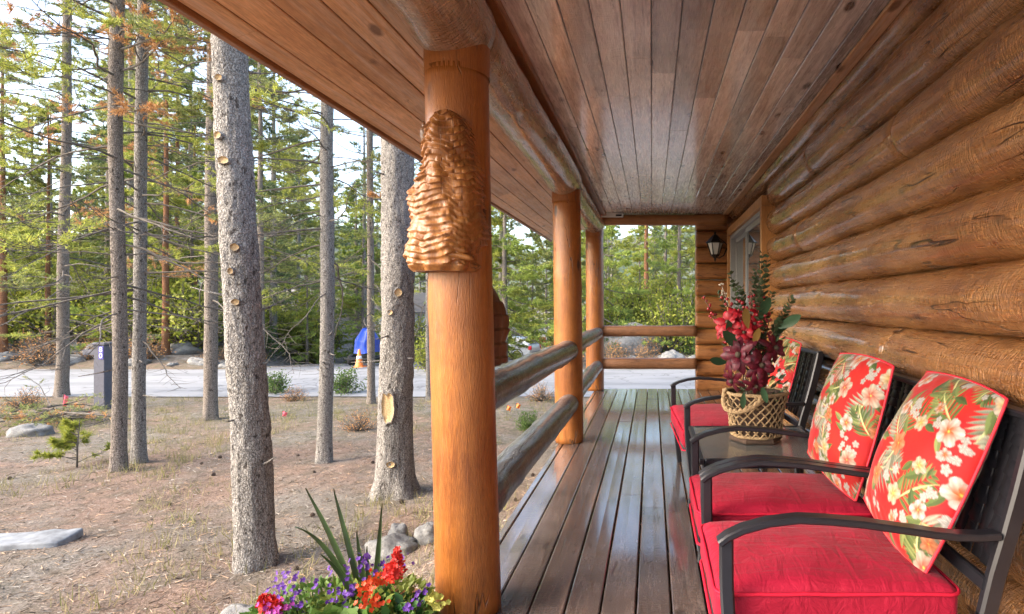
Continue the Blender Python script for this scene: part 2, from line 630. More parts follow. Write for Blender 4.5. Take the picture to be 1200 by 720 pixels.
# ------------------------------------------------------------------ logs
def log(mb, p0, p1, r0, r1, n=60, seg=36, amp=.035, sd=0.0, round0=False, round1=False, mi=0, knots=0, flat=None):
    """a peeled log: tapering, slightly crooked, with swellings round the knots"""
    p0, p1 = Vector(p0), Vector(p1)
    ax = (p1 - p0)
    L = ax.length
    ax.normalize()
    u = ax.orthogonal().normalized()
    w = ax.cross(u)
    R = random.Random(int(sd * 1000) + 5)
    kn = [(R.random() * L, R.random() * 2 * math.pi, R.uniform(.04, .1), R.uniform(.004, .012)) for _ in range(knots)]
    ts = [i / n for i in range(n + 1)]
    if round0: ts = [0, .05 / L * .12, .05 / L * .45, .05 / L] + [t for t in ts if t > .07 / L]
    if round1: ts = [t for t in ts if t < 1 - .07 / L] + [1 - .05 / L, 1 - .05 / L * .45, 1 - .05 / L * .12, 1]
    vs = []
    for t in ts:
        r = lerp(r0, r1, t)
        d = t * L
        k = 1.0
        if round0 and d < .05: k = math.sqrt(max(.0, 1 - (1 - d / .05) ** 2)) * .35 + .65
        if round1 and L - d < .05: k = math.sqrt(max(.0, 1 - (1 - (L - d) / .05) ** 2)) * .35 + .65
        c = p0 + ax * d
        c += u * (.010 * noise.noise(Vector((d * .7, sd, 1)))) + w * (.010 * noise.noise(Vector((d * .7, sd, 9))))
        for j in range(seg):
            a = 2 * math.pi * j / seg
            q = r * k * (1 + amp * noise.noise(Vector((d * 1.6, math.cos(a) * .9 + sd, math.sin(a) * .9))) + amp * .35 * noise.noise(Vector((d * 7, math.cos(a) * 2.2 + sd, math.sin(a) * 2.2))))
            for (kd, ka, kr, kh) in kn:
                da = (a - ka + math.pi) % (2 * math.pi) - math.pi
                e = ((d - kd) ** 2 + (da * r) ** 2) / (kr * kr)
                if e < 4: q += kh * math.exp(-e)
            vs.append(c + u * (math.cos(a) * q) + w * (math.sin(a) * q))
    fs = []
    N = len(ts)
    for i in range(N - 1):
        for j in range(seg):
            j2 = (j + 1) % seg
            fs.append((i * seg + j, i * seg + j2, (i + 1) * seg + j2, (i + 1) * seg + j))
    fs.append(tuple(range(seg - 1, -1, -1)))
    fs.append(tuple((N - 1) * seg + j for j in range(seg)))
    mb.add(vs, fs, mi)


Y0, YE = -.65, 8.84            # near end, cut short behind the camera for more sky light / far end
XW = 1.27                      # seams of the log wall

# ------------------------------------------------------------------ deck
mb = MB()
R = random.Random(3)
for k in range(-5, 9):
    xa = -.068 + .152 * k + .0035
    xb = -.068 + .152 * (k + 1) - .0035
    xb = min(xb, 1.30)
    cuts = [Y0] + sorted(R.uniform(Y0 + .5, YE - .3) for _ in range(3)) + [YE + .1]
    for ya, yb in zip(cuts[:-1], cuts[1:]):
        if yb - ya < .25: continue
        dz = R.uniform(-.0015, .0015)
        n = max(2, int((yb - ya) / .5))
        prof = [(xa, -.036), (xa, -.006), (xa + .002, -.002), (xa + .006, 0), ((xa + xb) / 2, -.0012), (xb - .006, 0), (xb - .002, -.002), (xb, -.006), (xb, -.036)]
        vs, fs = [], []
        for i in range(n + 1):
            y = lerp(ya + .0015, yb - .0015, i / n)
            for (x, z) in prof:
                vs.append((x, y, z + dz))
        s = len(prof)
        for i in range(n):
            for j in range(s):
                j2 = (j + 1) % s
                fs.append((i * s + j, (i + 1) * s + j, (i + 1) * s + j2, i * s + j2))
        fs.append(tuple(range(s))); fs.append(tuple(n * s + j for j in range(s - 1, -1, -1)))
        mb.add(vs, fs)
# edge board at the open side
mb.box((-.875, Y0, -.036), (-.8315, YE + .1, -.001), 0, .005)
deck = obj('deck', mb, M['deck'], smooth=False)
sharp_edges(deck, 50)
tag(deck, kind='structure')
mb = MB()
for y in np.arange(Y0 + .1, YE + .1, .41):
    mb.box((-.83, y - .02, -.24), (1.3, y + .02, -.04))
mb.box((-.855, Y0, -.25), (-.815, YE + .08, -.041))
mb.box((-.81, YE + .04, -.25), (1.3, YE + .08, -.041))
mb.box((-.8, Y0 + .02, -.30), (1.3, YE, -.26))
obj('joists', mb, M['trim'], deck, smooth=False)
mb = MB()
for y in (.6, 2.476, 5.525, 8.84):
    mb.box((-.80, y - .07, -1.3), (-.66, y + .07, -.245))
obj('support_post', mb, M['trim'], deck, smooth=False)

# ------------------------------------------------------------------ log wall beside the porch
seamk = [1.35, 1.01, .765, .55, .34, .12, -.094, -.31, -.52, -.74, -.96, -1.16]
seams = [EYE + k * XW for k in seamk]
WIN_Z0, WIN_Z1, WIN_Y0, WIN_Y1 = .62, 2.375, 5.86, 8.55
wall = thing('log_wall', 'long wall of varnished round logs along the right side of the porch', 'log wall', (1.3, Y0, 0))
joints = {1: 4.4, 2: 2.83, 3: 4.7, 6: 2.94, 7: 3.3}
for i in range(len(seams) - 1):
    zt, zb = seams[i], seams[i + 1]
    zc, h = (zt + zb) / 2, zt - zb
    r = h / 2 * 1.012
    if i == 0:
        zc, r = 2.583 + .138, .145
    ext = []
    cut = zb < WIN_Z1 - .05 and zt > WIN_Z0 + .05
    spans = [(Y0, WIN_Y0 + .01), (WIN_Y1 - .01, YE + .06)] if cut else [(Y0, YE + .06)]
    for (ya, yb) in spans:
        j = joints.get(i)
        segs = [(ya, j, r * 1.045, r * 1.03, False, True), (j - .03, yb, r * .98, r * .965, False, False)] if (j and ya < j < yb) else [(ya, yb, r * 1.02, r * .98, False, False)]
        for (a, b, ra, rb, f0, f1) in segs:
            mb = MB()
            cx = 1.15 + r + R.uniform(-.008, .008)
            log(mb, (cx, a, zc - .0), (cx, b, zc), ra, rb, n=max(12, int((b - a) * 12)), seg=40, amp=.045, sd=i * 3.7 + a, round0=f0, round1=f1, knots=int((b - a) * 3.0))
            o = obj('log', mb, M['wall_log'], wall)
            o.matrix_parent_inverse = Matrix.Translation((-1.3, -Y0, 0))
mb = MB()
mb.box((1.335, Y0, -.6), (1.45, WIN_Y0, 2.78)); mb.box((1.335, WIN_Y1, -.6), (1.45, YE + .06, 2.78))
mb.box((1.335, WIN_Y0 + .001, -.6), (1.45, WIN_Y1 - .001, WIN_Z0)); mb.box((1.335, WIN_Y0 + .001, WIN_Z1), (1.45, WIN_Y1 - .001, 2.78))
o = obj('backing', mb, M['black'], wall, smooth=False); o.matrix_parent_inverse = Matrix.Translation((-1.3, -Y0, 0))

# window
def to_wall(o):
    o.matrix_parent_inverse = Matrix.Translation((-1.3, -Y0, 0))
    return o
mb = MB()
x0, x1 = 1.105, 1.34
t = .075
mb.box((x0, WIN_Y0 - .0, WIN_Z0 + t), (x1, WIN_Y0 + t, WIN_Z1 - t), 0, .004)
mb.box((x0, WIN_Y1 - t, WIN_Z0 + t), (x1, WIN_Y1, WIN_Z1 - t), 0, .004)
mb.box((x0, WIN_Y0 - .0, WIN_Z1 - t + .002), (x1, WIN_Y1, WIN_Z1 + .03), 0, .004)
mb.box((x0, WIN_Y0 - .0, WIN_Z0 - .03), (x1, WIN_Y1, WIN_Z0 + t - .002), 0, .004)
win = to_wall(obj('window', mb, M['casing'], wall, smooth=False))
mb = MB()
fx0, fx1 = 1.14, 1.30
ya, yb, za, zb = WIN_Y0 + t, WIN_Y1 - t, WIN_Z0 + t, WIN_Z1 - t
ym = (ya + yb) / 2
def rect_frame(mb, x0, x1, ya, yb, za, zb, w):
    mb.box((x0, ya, za), (x1, ya + w, zb), 0, .004)
    mb.box((x0, yb - w, za), (x1, yb, zb), 0, .004)
    mb.box((x0 + .001, ya + w, za), (x1 - .001, yb - w, za + w), 0, .004)
    mb.box((x0 + .001, ya + w, zb - w), (x1 - .001, yb - w, zb), 0, .004)
rect_frame(mb, fx0, fx1, ya + .002, yb - .002, za + .002, zb - .002, .045)
f = obj('frame', mb, M['vinyl'], win, smooth=False)
mb = MB()
rect_frame(mb, 1.165, 1.205, ya + .05, ym + .03, za + .05, zb - .05, .06)
obj('sash', mb, M['vinyl'], win, smooth=False)
mb = MB()
rect_frame(mb, 1.215, 1.255, ym - .03, yb - .05, za + .05, zb - .05, .06)
obj('sash', mb, M['vinyl'], win, smooth=False)
g = NT('window_glass'); gm = g.fin((.16, .18, .19), .03, spec=.9, coat=1.0, coat_rough=.02); M['glass'] = gm
mb = MB()
mb.box((1.18, ya + .115, za + .115), (1.188, ym - .035, zb - .115)); mb.box((1.232, ym + .035, za + .115), (1.24, yb - .115, zb - .115))
obj('pane', mb, gm, win, smooth=False)
mb = MB()
mb.box((1.31, WIN_Y0 + .02, WIN_Z0 + .05), (1.33, WIN_Y1 - .02, WIN_Z1 - .05))
obj('blind', mb, M['vinyl'], win, smooth=False)

# wing wall that closes the far end
wing = thing('log_wall', 'short stub of stacked flat-ended logs closing the far end of the porch beside the lantern', 'log wall', (1.0, YE + .12, 0))
zs = [2.70, 2.43, 2.18, 1.93, 1.68, 1.43, 1.18, .93, .68, .44, .20, -.05, -.3]
for a, b in zip(zs[:-1], zs[1:]):
    mb = MB()
    r = (a - b) / 2
    yc = YE + .15
    # hewn front face: rounded rectangle section swept along X
    prof = []
    for q in range(28):
        an = 2 * math.pi * q / 28
        cy, cz = math.cos(an), math.sin(an)
        prof.append((.145 * math.copysign(abs(cy) ** .55, cy), (r * .985) * math.copysign(abs(cz) ** .75, cz)))
    vs, fs = [], []
    xs = [.676, .682] + list(np.linspace(.72, 1.28, 9))
    for i, x in enumerate(xs):
        k = .96 if i == 0 else 1.0
        for (dy, dz) in prof:
            nn = 1 + .05 * noise.noise(Vector((x * 3, dy * 8 + a * 7, dz * 8)))
            vs.append((x - 1.0, yc + dy * k * nn - (YE + .12), (a + b) / 2 + dz * k))
    s = 28
    for i in range(len(xs) - 1):
        for j in range(s):
            j2 = (j + 1) % s
            fs.append((i * s + j, i * s + j2, (i + 1) * s + j2, (i + 1) * s + j))
    fs.append(tuple(range(s - 1, -1, -1))); fs.append(tuple((len(xs) - 1) * s + j for j in range(s)))
    mb.add(vs, fs)
    obj('log', mb, M['wing_log'], wing)

# ------------------------------------------------------------------ roof over the porch
roof = thing('porch_roof', 'pitched porch roof with a weathered plank ceiling, pale sheen painted in, and an overhanging eave', 'roof', (0, 3, 2.675))
inv = Matrix.Translation((0, -3, -2.675))
def to_roof(o):
    o.matrix_parent_inverse = inv
    return o
ZC = 2.675
def planks(mb, xz, ya, yb, R, th=.02, gap=.0022, maxseg=3.4):
    """tongue and groove planks along Y under a polyline; xz = list of (x,z) seams, underside"""
    for (xa, za), (xb, zb) in zip(xz[:-1], xz[1:]):
        d = Vector((xb - xa, 0, zb - za)); L = d.length; d.normalize()
        nrm = Vector((-d.z, 0, d.x))
        if nrm.z < 0: nrm = -nrm
        y = ya - R.uniform(0, maxseg)
        while y < yb:
            y2 = y + R.uniform(1.2, maxseg)
            a, b = max(y, ya), min(y2, yb)
            if b - a > .02:
                dz = R.uniform(0, .0012)
                c = .004
                prof = [(gap, th), (gap, c), (gap + c, 0), (L - gap - c, 0), (L - gap, c), (L - gap, th)]
                vs = []
                for yy in (a + .001, b - .001):
                    for (s_, h_) in prof:
                        vs.append(Vector((xa, yy, za)) + d * s_ + nrm * (h_ + dz))
                n = len(prof)
                fs = [(j, n + j, n + (j + 1) % n, (j + 1) % n) for j in range(n)] + [tuple(range(n)), tuple(range(2 * n - 1, n - 1, -1))]
                mb.add(vs, fs)
            y = y2
R = random.Random(11)
mb = MB()
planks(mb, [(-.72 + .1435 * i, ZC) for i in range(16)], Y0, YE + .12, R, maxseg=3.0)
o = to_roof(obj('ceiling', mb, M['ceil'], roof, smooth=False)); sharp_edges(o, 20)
mb = MB()
xe, ze = -1.652, EYE + 1.094
seg = [(-.735, ZC - .004)]
x = -.735
sl = .35
while x > xe + .05:
    x2 = max(xe, x - .138)
    if x2 - xe < .06: x2 = xe
    x = x2
    seg.append((x, ZC - .004 - (-.735 - x) * sl * .99))
planks(mb, seg[::-1], Y0, YE + .75, R, maxseg=4.5)
ze = seg[-1][1]
o = to_roof(obj('soffit', mb, M['soffit'], roof, smooth=False)); sharp_edges(o, 20)
mb = MB()
mb.box((xe - .035, Y0, ze - .018), (xe - .002, YE + .8, ze + .15), 0, .004)
to_roof(obj('fascia', mb, M['trim'], roof, smooth=False))
mb = MB()   # outer skin
vs = [(xe - .06, Y0 - .02, ze + .17), (xe - .06, YE + .82, ze + .17), (1.9, YE + .82, ze + .17 + (1.96 + 1.652) * .35), (1.9, Y0 - .02, ze + .17 + (1.96 + 1.652) * .35)]
vs += [(a, b, c - .04) for (a, b, c) in vs]
mb.add(vs, [(0, 1, 2, 3), (7, 6, 5, 4), (0, 4, 5, 1), (1, 5, 6, 2), (2, 6, 7, 3), (3, 7, 4, 0)])
to_roof(obj('shingles', mb, M['roofing'], roof, smooth=False))
mb = MB()   # gable infill at the far end
mb.box((xe + .9, YE + .13, ZC + .025), (1.85, YE + .16, ZC + .3))
to_roof(obj('gable_board', mb, M['trim'], roof, smooth=False))
mb = MB()   # dark strip between beam and ceiling
mb.box((-.765, Y0, ZC - .05), (-.68, YE - .09, ZC - .003), 0, .005)
to_roof(obj('trim_board', mb, M['trim'], roof, smooth=False))
mb = MB()
mb.box((1.075, Y0, ZC - .020), (1.155, YE - .09, ZC - .002), 0, .004)
to_roof(obj('trim_board', mb, M['soffit'], roof, smooth=False))
mb = MB()
log(mb, (-.835, Y0, 2.49), (-.835, 2.50, 2.485), .15, .162, n=60, sd=1.3, knots=12, amp=.03)
to_roof(obj('log_beam', mb, M['beam'], roof))
mb = MB()
log(mb, (-.815, 2.502, 2.482), (-.83, 5.56, 2.478), .138, .158, n=50, sd=4.1, knots=10, amp=.035)
to_roof(obj('log_beam', mb, M['beam'], roof))
mb = MB()
log(mb, (-.835, 5.562, 2.49), (-.885, 8.93, 2.53), .135, .15, n=50, sd=8.3, knots=10, amp=.035)
to_roof(obj('log_beam', mb, M['beam'], roof))
mb = MB()
log(mb, (-.86, YE, 2.59), (1.14, YE, 2.59), .082, .085, n=24, sd=9.9, knots=3, amp=.02)
to_roof(obj('end_beam', mb, M['end_beam'], roof))

# ------------------------------------------------------------------ posts
def post(label, xb, xt, y, ztop, r, sd):
    t = thing('porch_post', label, 'log post', (xb, y, 0), 0, 'log posts carrying the porch roof')
    mb = MB()
    log(mb, (0, 0, 0), (xt - xb, 0, ztop - .04), r * 1.01, r * .99, n=50, seg=44, amp=.016, sd=sd, knots=5)
    obj('shaft', mb, M['post'], t)
    mb = MB()   # scribed saddle where the beam sits
    def fn(u, v):
        a = 2 * math.pi * u
        rr = r * (1.02 if v < .5 else 1.03)
        z = lerp(ztop - .06, ztop + .015 + .055 * math.cos(a) ** 2, v)
        return Vector((xt - xb + rr * math.cos(a), rr * math.sin(a), z))
    mb.grid(fn, 40, 6, 0, True)
    obj('saddle', mb, M['post'], t)
    return t
post('thick near log post with the carved wood panel on it', -.783, -.83, 2.476, 2.325, .131, 2.2)
post('middle log post of the railing, plain and without any carving', -.785, -.815, 5.525, 2.325, .132, 5.1)
post('far log post at the corner where the side and end railings meet', -.866, -.875, YE, 2.385, .135, 7.7)

# ------------------------------------------------------------------ railings
def railing(label, ya, yb, xa, xb, r, sd):
    t = thing('log_railing', label, 'railing', (xa, ya, 0))
    for z in (.868, .37):
        mb = MB()
        log(mb, (0, 0, z + .01), (xb - xa, yb - ya, z), r * 1.06, r, n=46, seg=32, amp=.05, sd=sd + z, knots=14, round1=True)
        obj('rail', mb, M['rail'], t)
railing('near pair of glossy log rails running between the carved post and the middle post', 2.56, 5.43, -.80, -.775, .092, 1.0)
railing('pair of pale log rails between the middle post and the far corner post', 5.62, 8.72, -.80, -.815, .088, 6.0)
t = thing('log_railing', 'pair of straight brown rails across the far end of the porch', 'railing', (0, YE + .02, 0))
for z, r in ((.895, .083), (.40, .083)):
    mb = MB()
    # hewn: squarish log
    vs, fs = [], []
    xs = np.linspace(-.76, .675, 22)
    s = 24
    for x in xs:
        for q in range(s):
            an = 2 * math.pi * q / s
            cy, cz = math.cos(an), math.sin(an)
            k = 1 + .06 * noise.noise(Vector((x * 3, cy + z * 5, cz)))
            vs.append((x, r * k * math.copysign(abs(cy) ** .7, cy), z + r * k * math.copysign(abs(cz) ** .7, cz)))
    for i in range(len(xs) - 1):
        for j in range(s):
            j2 = (j + 1) % s
            fs.append((i * s + j, i * s + j2, (i + 1) * s + j2, (i + 1) * s + j))
    fs.append(tuple(range(s))); fs.append(tuple((len(xs) - 1) * s + j for j in range(s)))
    mb.add(vs, fs)
    obj('rail', mb, M['end_rail'], t)

# ------------------------------------------------------------------ carvings on the near post
lev = [(319, 488, 558), (314, 482, 563), (300, 481, 564), (280, 482, 565), (255, 483, 565), (238, 484, 564), (226, 486, 564), (217, 489, 563), (210, 495, 562), (203, 498, 561), (192, 499, 560), (180, 500, 561), (168, 501, 561), (158, 502, 560), (151, 505, 558), (146, 509, 554), (142, 516, 550), (138, 522, 546)]
lev = lev[::-1]
YC = 2.40
def carve_pt(u, v):
    # v 0 top .. 1 bottom ; u around front half
    s = v * (len(lev) - 1)
    i = min(int(s), len(lev) - 2)
    a, b = lev[i], lev[i + 1]
    f = s - i
    py, xl, xr = lerp(a[0], b[0], f), lerp(a[1], b[1], f), lerp(a[2], b[2], f)
    z = EYE + (VPY - py) * YC / F
    X0, X1 = (xl - VPX) * YC / F, (xr - VPX) * YC / F
    cx, hw = (X0 + X1) / 2, (X1 - X0) / 2
    an = math.pi * (1.16 * u - .08)
    ca, sa = math.cos(an), math.sin(an)
    x = cx - hw * math.copysign(abs(ca) ** .75, ca)
    dep = .170 * min(1, v * 7 + .74) * (1 - .12 * max(0, v - .9) * 10)
    y = YC + .03 - dep * max(-.3, math.copysign(abs(sa) ** .7, sa))
    # overlapping chiselled scales, row upon row
    wx = an * .145 + .012 * noise.noise(Vector((x * 12, z * 8, 3)))
    wz = z + .016 * noise.noise(Vector((an * 3, z * 9, 7))) + .012 * math.sin(an * 5 + z * 9)
    rowf = wz / .026
    row = math.floor(rowf)
    fz = rowf - row
    colf = wx / .040 + (row % 2) * .5 + .35 * noise.noise(Vector((row * 3.1, 0, 5)))
    cc = math.floor(colf)
    fx = colf - cc
    hsh = noise.cell(Vector((cc + .5, row + .5, 2.5)))
    lip = (1 - fz) ** 1.3 * (1 if fz > .08 else fz / .08)
    dome = max(0.0, 1 - (2 * fx - 1) ** 4)
    lump = .024 * noise.noise(Vector((x * 9, z * 6, 1))) + .014 * noise.noise(Vector((x * 22, z * 16, 1)))
    q = .015 * lip * (.35 + .65 * dome) * (.7 + .5 * hsh) + lump - .004
    if v > .93: q = lump * .6 + .010 * math.sin(an * 9)
    nx, ny = -math.cos(an), -math.sin(an)
    return Vector((x + nx * q, y + ny * q, z))
mb = MB()
NU, NV = 130, 300
mb.grid(lambda u, v: carve_pt(u, v), NU, NV)
# back sheet to close the solid
top, bot = [], []
c = Vector((0, 0, 0))
bl = len(mb.v)
for j in range(NV + 1):
    pa = Vector(mb.v[j * (NU + 1)]); pb = Vector(mb.v[j * (NU + 1) + NU])
for j in range(NV):
    a = j * (NU + 1)
    mb.f.append((a, a + NU + 1, a + NU + 1 + NU, a + NU)); mb.m.append(0)
mb.f.append(tuple(range(NU + 1))); mb.m.append(0)
mb.f.append(tuple(NV * (NU + 1) + i for i in range(NU, -1, -1))); mb.m.append(0)
carving = obj('wood_carving', mb, M['carve'])
tag(carving, 'honey-coloured carved wood panel with chiselled feather ridges on the near post', 'wood carving')
mb = MB()
p = W(499, 158, 2.43)
mb.sphere(p, .03, 12, 8, 0, (.75, .8, 1.3), .35, 3)
mb.tube([p + Vector((0, 0, .02)), p + Vector((-.012, 0, .055))], [.018, .004], 8)
mb.tube([p, p + Vector((.06, .01, .0))], [.02, .022], 8)
obj('head', mb, M['dark_carve'], carving)
p = W(511, 278, 2.255)
mb = MB(); mb.sphere(p, .013, 12, 8, 0, (1, .5, 1)); obj('knot', mb, M['dark_carve'], carving)
mb = MB()
for (py, x0, x1) in ((304, 488, 555), (296, 497, 548)):
    pts = [W(lerp(x0, x1, s), py - 6 * math.sin(math.pi * s), 2.268 + .05 * abs(s - .5)) for s in np.linspace(0, 1, 12)]
    mb.tube(pts, [.004] + [.012] * 10 + [.004], 8)
obj('ridge', mb, M['carve'], carving)

mb = MB()
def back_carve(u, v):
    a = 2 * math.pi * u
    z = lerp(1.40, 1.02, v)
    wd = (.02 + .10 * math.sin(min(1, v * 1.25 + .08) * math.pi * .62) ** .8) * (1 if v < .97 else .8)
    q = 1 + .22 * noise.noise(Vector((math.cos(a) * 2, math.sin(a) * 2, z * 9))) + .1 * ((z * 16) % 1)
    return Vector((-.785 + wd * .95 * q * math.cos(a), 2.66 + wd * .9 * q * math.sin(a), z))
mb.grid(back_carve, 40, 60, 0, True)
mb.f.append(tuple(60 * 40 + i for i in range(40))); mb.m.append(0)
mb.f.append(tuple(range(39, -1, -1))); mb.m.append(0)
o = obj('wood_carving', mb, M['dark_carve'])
tag(o, 'dark brown carved wood block on the back of the near post, above the upper rail', 'wood carving')

# ------------------------------------------------------------------ lantern
t = thing('wall_lantern', 'black wall lantern with frosted glass hanging at the far end of the log wall', 'lantern', tuple(W(838, 290, 8.6)))
mb = MB()
mb.lathe((0, 0, 0), [(.001, .235), (.014, .225), (.02, .205), (.012, .195), (.03, .185), (.05, .165), (.085, .125), (.10, .108), (.135, .075), (.138, .062), (.10, .058)], 6)
obj('cap', mb, M['lantern'], t, smooth=False)
mb = MB()
for k in range(6):
    a = math.pi / 3 * k
    mb.tube([(.118 * math.cos(a), .118 * math.sin(a), .06), (.062 * math.cos(a), .062 * math.sin(a), -.115)], .007, 6)
    b = a + math.pi / 3
    mb.tube([(.062 * math.cos(a), .062 * math.sin(a), -.115), (.062 * math.cos(b), .062 * math.sin(b), -.115)], .008, 6)
mb.lathe((0, 0, 0), [(.07, -.11), (.06, -.13), (.03, -.15), (.016, -.17), (.02, -.185), (.008, -.205), (.001, -.235)], 10)
obj('cage', mb, M['lantern'], t)
g = NT('frosted_lantern_glass'); gm = g.fin((.62, .62, .58), .25, spec=.6); 
mb = MB(); mb.lathe((0, 0, 0), [(.054, -.112), (.108, .058)], 6); obj('glass', mb, gm, t, smooth=False)
mb = MB()
mb.tube([(0, 0, -.14), (.06, .01, -.16), (.13, .015, -.12), (.17, .015, -.03), (.20, .015, .0)], .010, 8)
mb.tube([(.0, 0, .1), (.09, .01, .12), (.16, .015, .06), (.20, .015, .0)], .008, 8)
mb.box((.185, -.05, -.10), (.215, .08, .10), 0, .008)
obj('bracket', mb, M['lantern'], t)

# white fixture at the end beam
t = thing('ceiling_light', 'slim white light fixture under the ceiling above the far corner post', 'light fixture', (-.62, YE - .14, ZC - .03))
mb = MB(); mb.box((-.19, -.05, -.035), (.19, .05, .028), 0, .008); obj('housing', mb, M['white'], t, smooth=False)
mb = MB(); mb.box((.08, -.056, -.03), (.17, -.051, -.004), 0, .002); obj('sensor', mb, M['lantern'], t, smooth=False)
# ------------------------------------------------------------------ fabrics
def red_fabric():
    m = NT('red_cushion_fabric')
    w = m.coord()
    weave = m.noise(m.coord((1, 1, 1)), 420, 2, .6)
    big = m.noise(w, 5, 3)
    col = m.ramp(big, [(.3, (.21, .0035, .016)), (.7, (.31, .006, .027))])
    wr = m.math('ADD', m.noise(m.coord((9, 3, 6)), 2.2, 4, .6, .8), m.math('MULTIPLY', m.noise(m.coord((3, 14, 3)), 2.0, 3, .5, 1.0), .6))
    h = m.math('ADD', m.math('MULTIPLY', weave, .05), wr)
    return m.fin(col, .7, m.bump(h, .5, .022), spec=.2, sheen=.06)
M['red'] = red_fabric()
M['welt'] = simple('red_welt_fabric', (.42, .008, .028), .7, var=.1, nscale=90, spec=.2)


def floral():
    m = NT('floral_print_fabric')
    at = m.n('ShaderNodeAttribute', attribute_name='print')
    weave = m.noise(m.coord(), 380, 2)
    wr = m.noise(m.coord(), 9, 3)
    col = m.mix(.25, at.outputs['Color'], m.ramp(weave, [(.3, (.8, .8, .8)), (.7, (1.15, 1.15, 1.15))]), 'MULTIPLY')
    return m.fin(col, .7, m.bump(m.math('ADD', m.math('MULTIPLY', weave, .06), wr), .35, .015), spec=.25, sheen=.2)
M['floral'] = floral()
M['pipe'] = simple('red_piping_fabric', (.55, .012, .03), .65, var=.1, nscale=90)


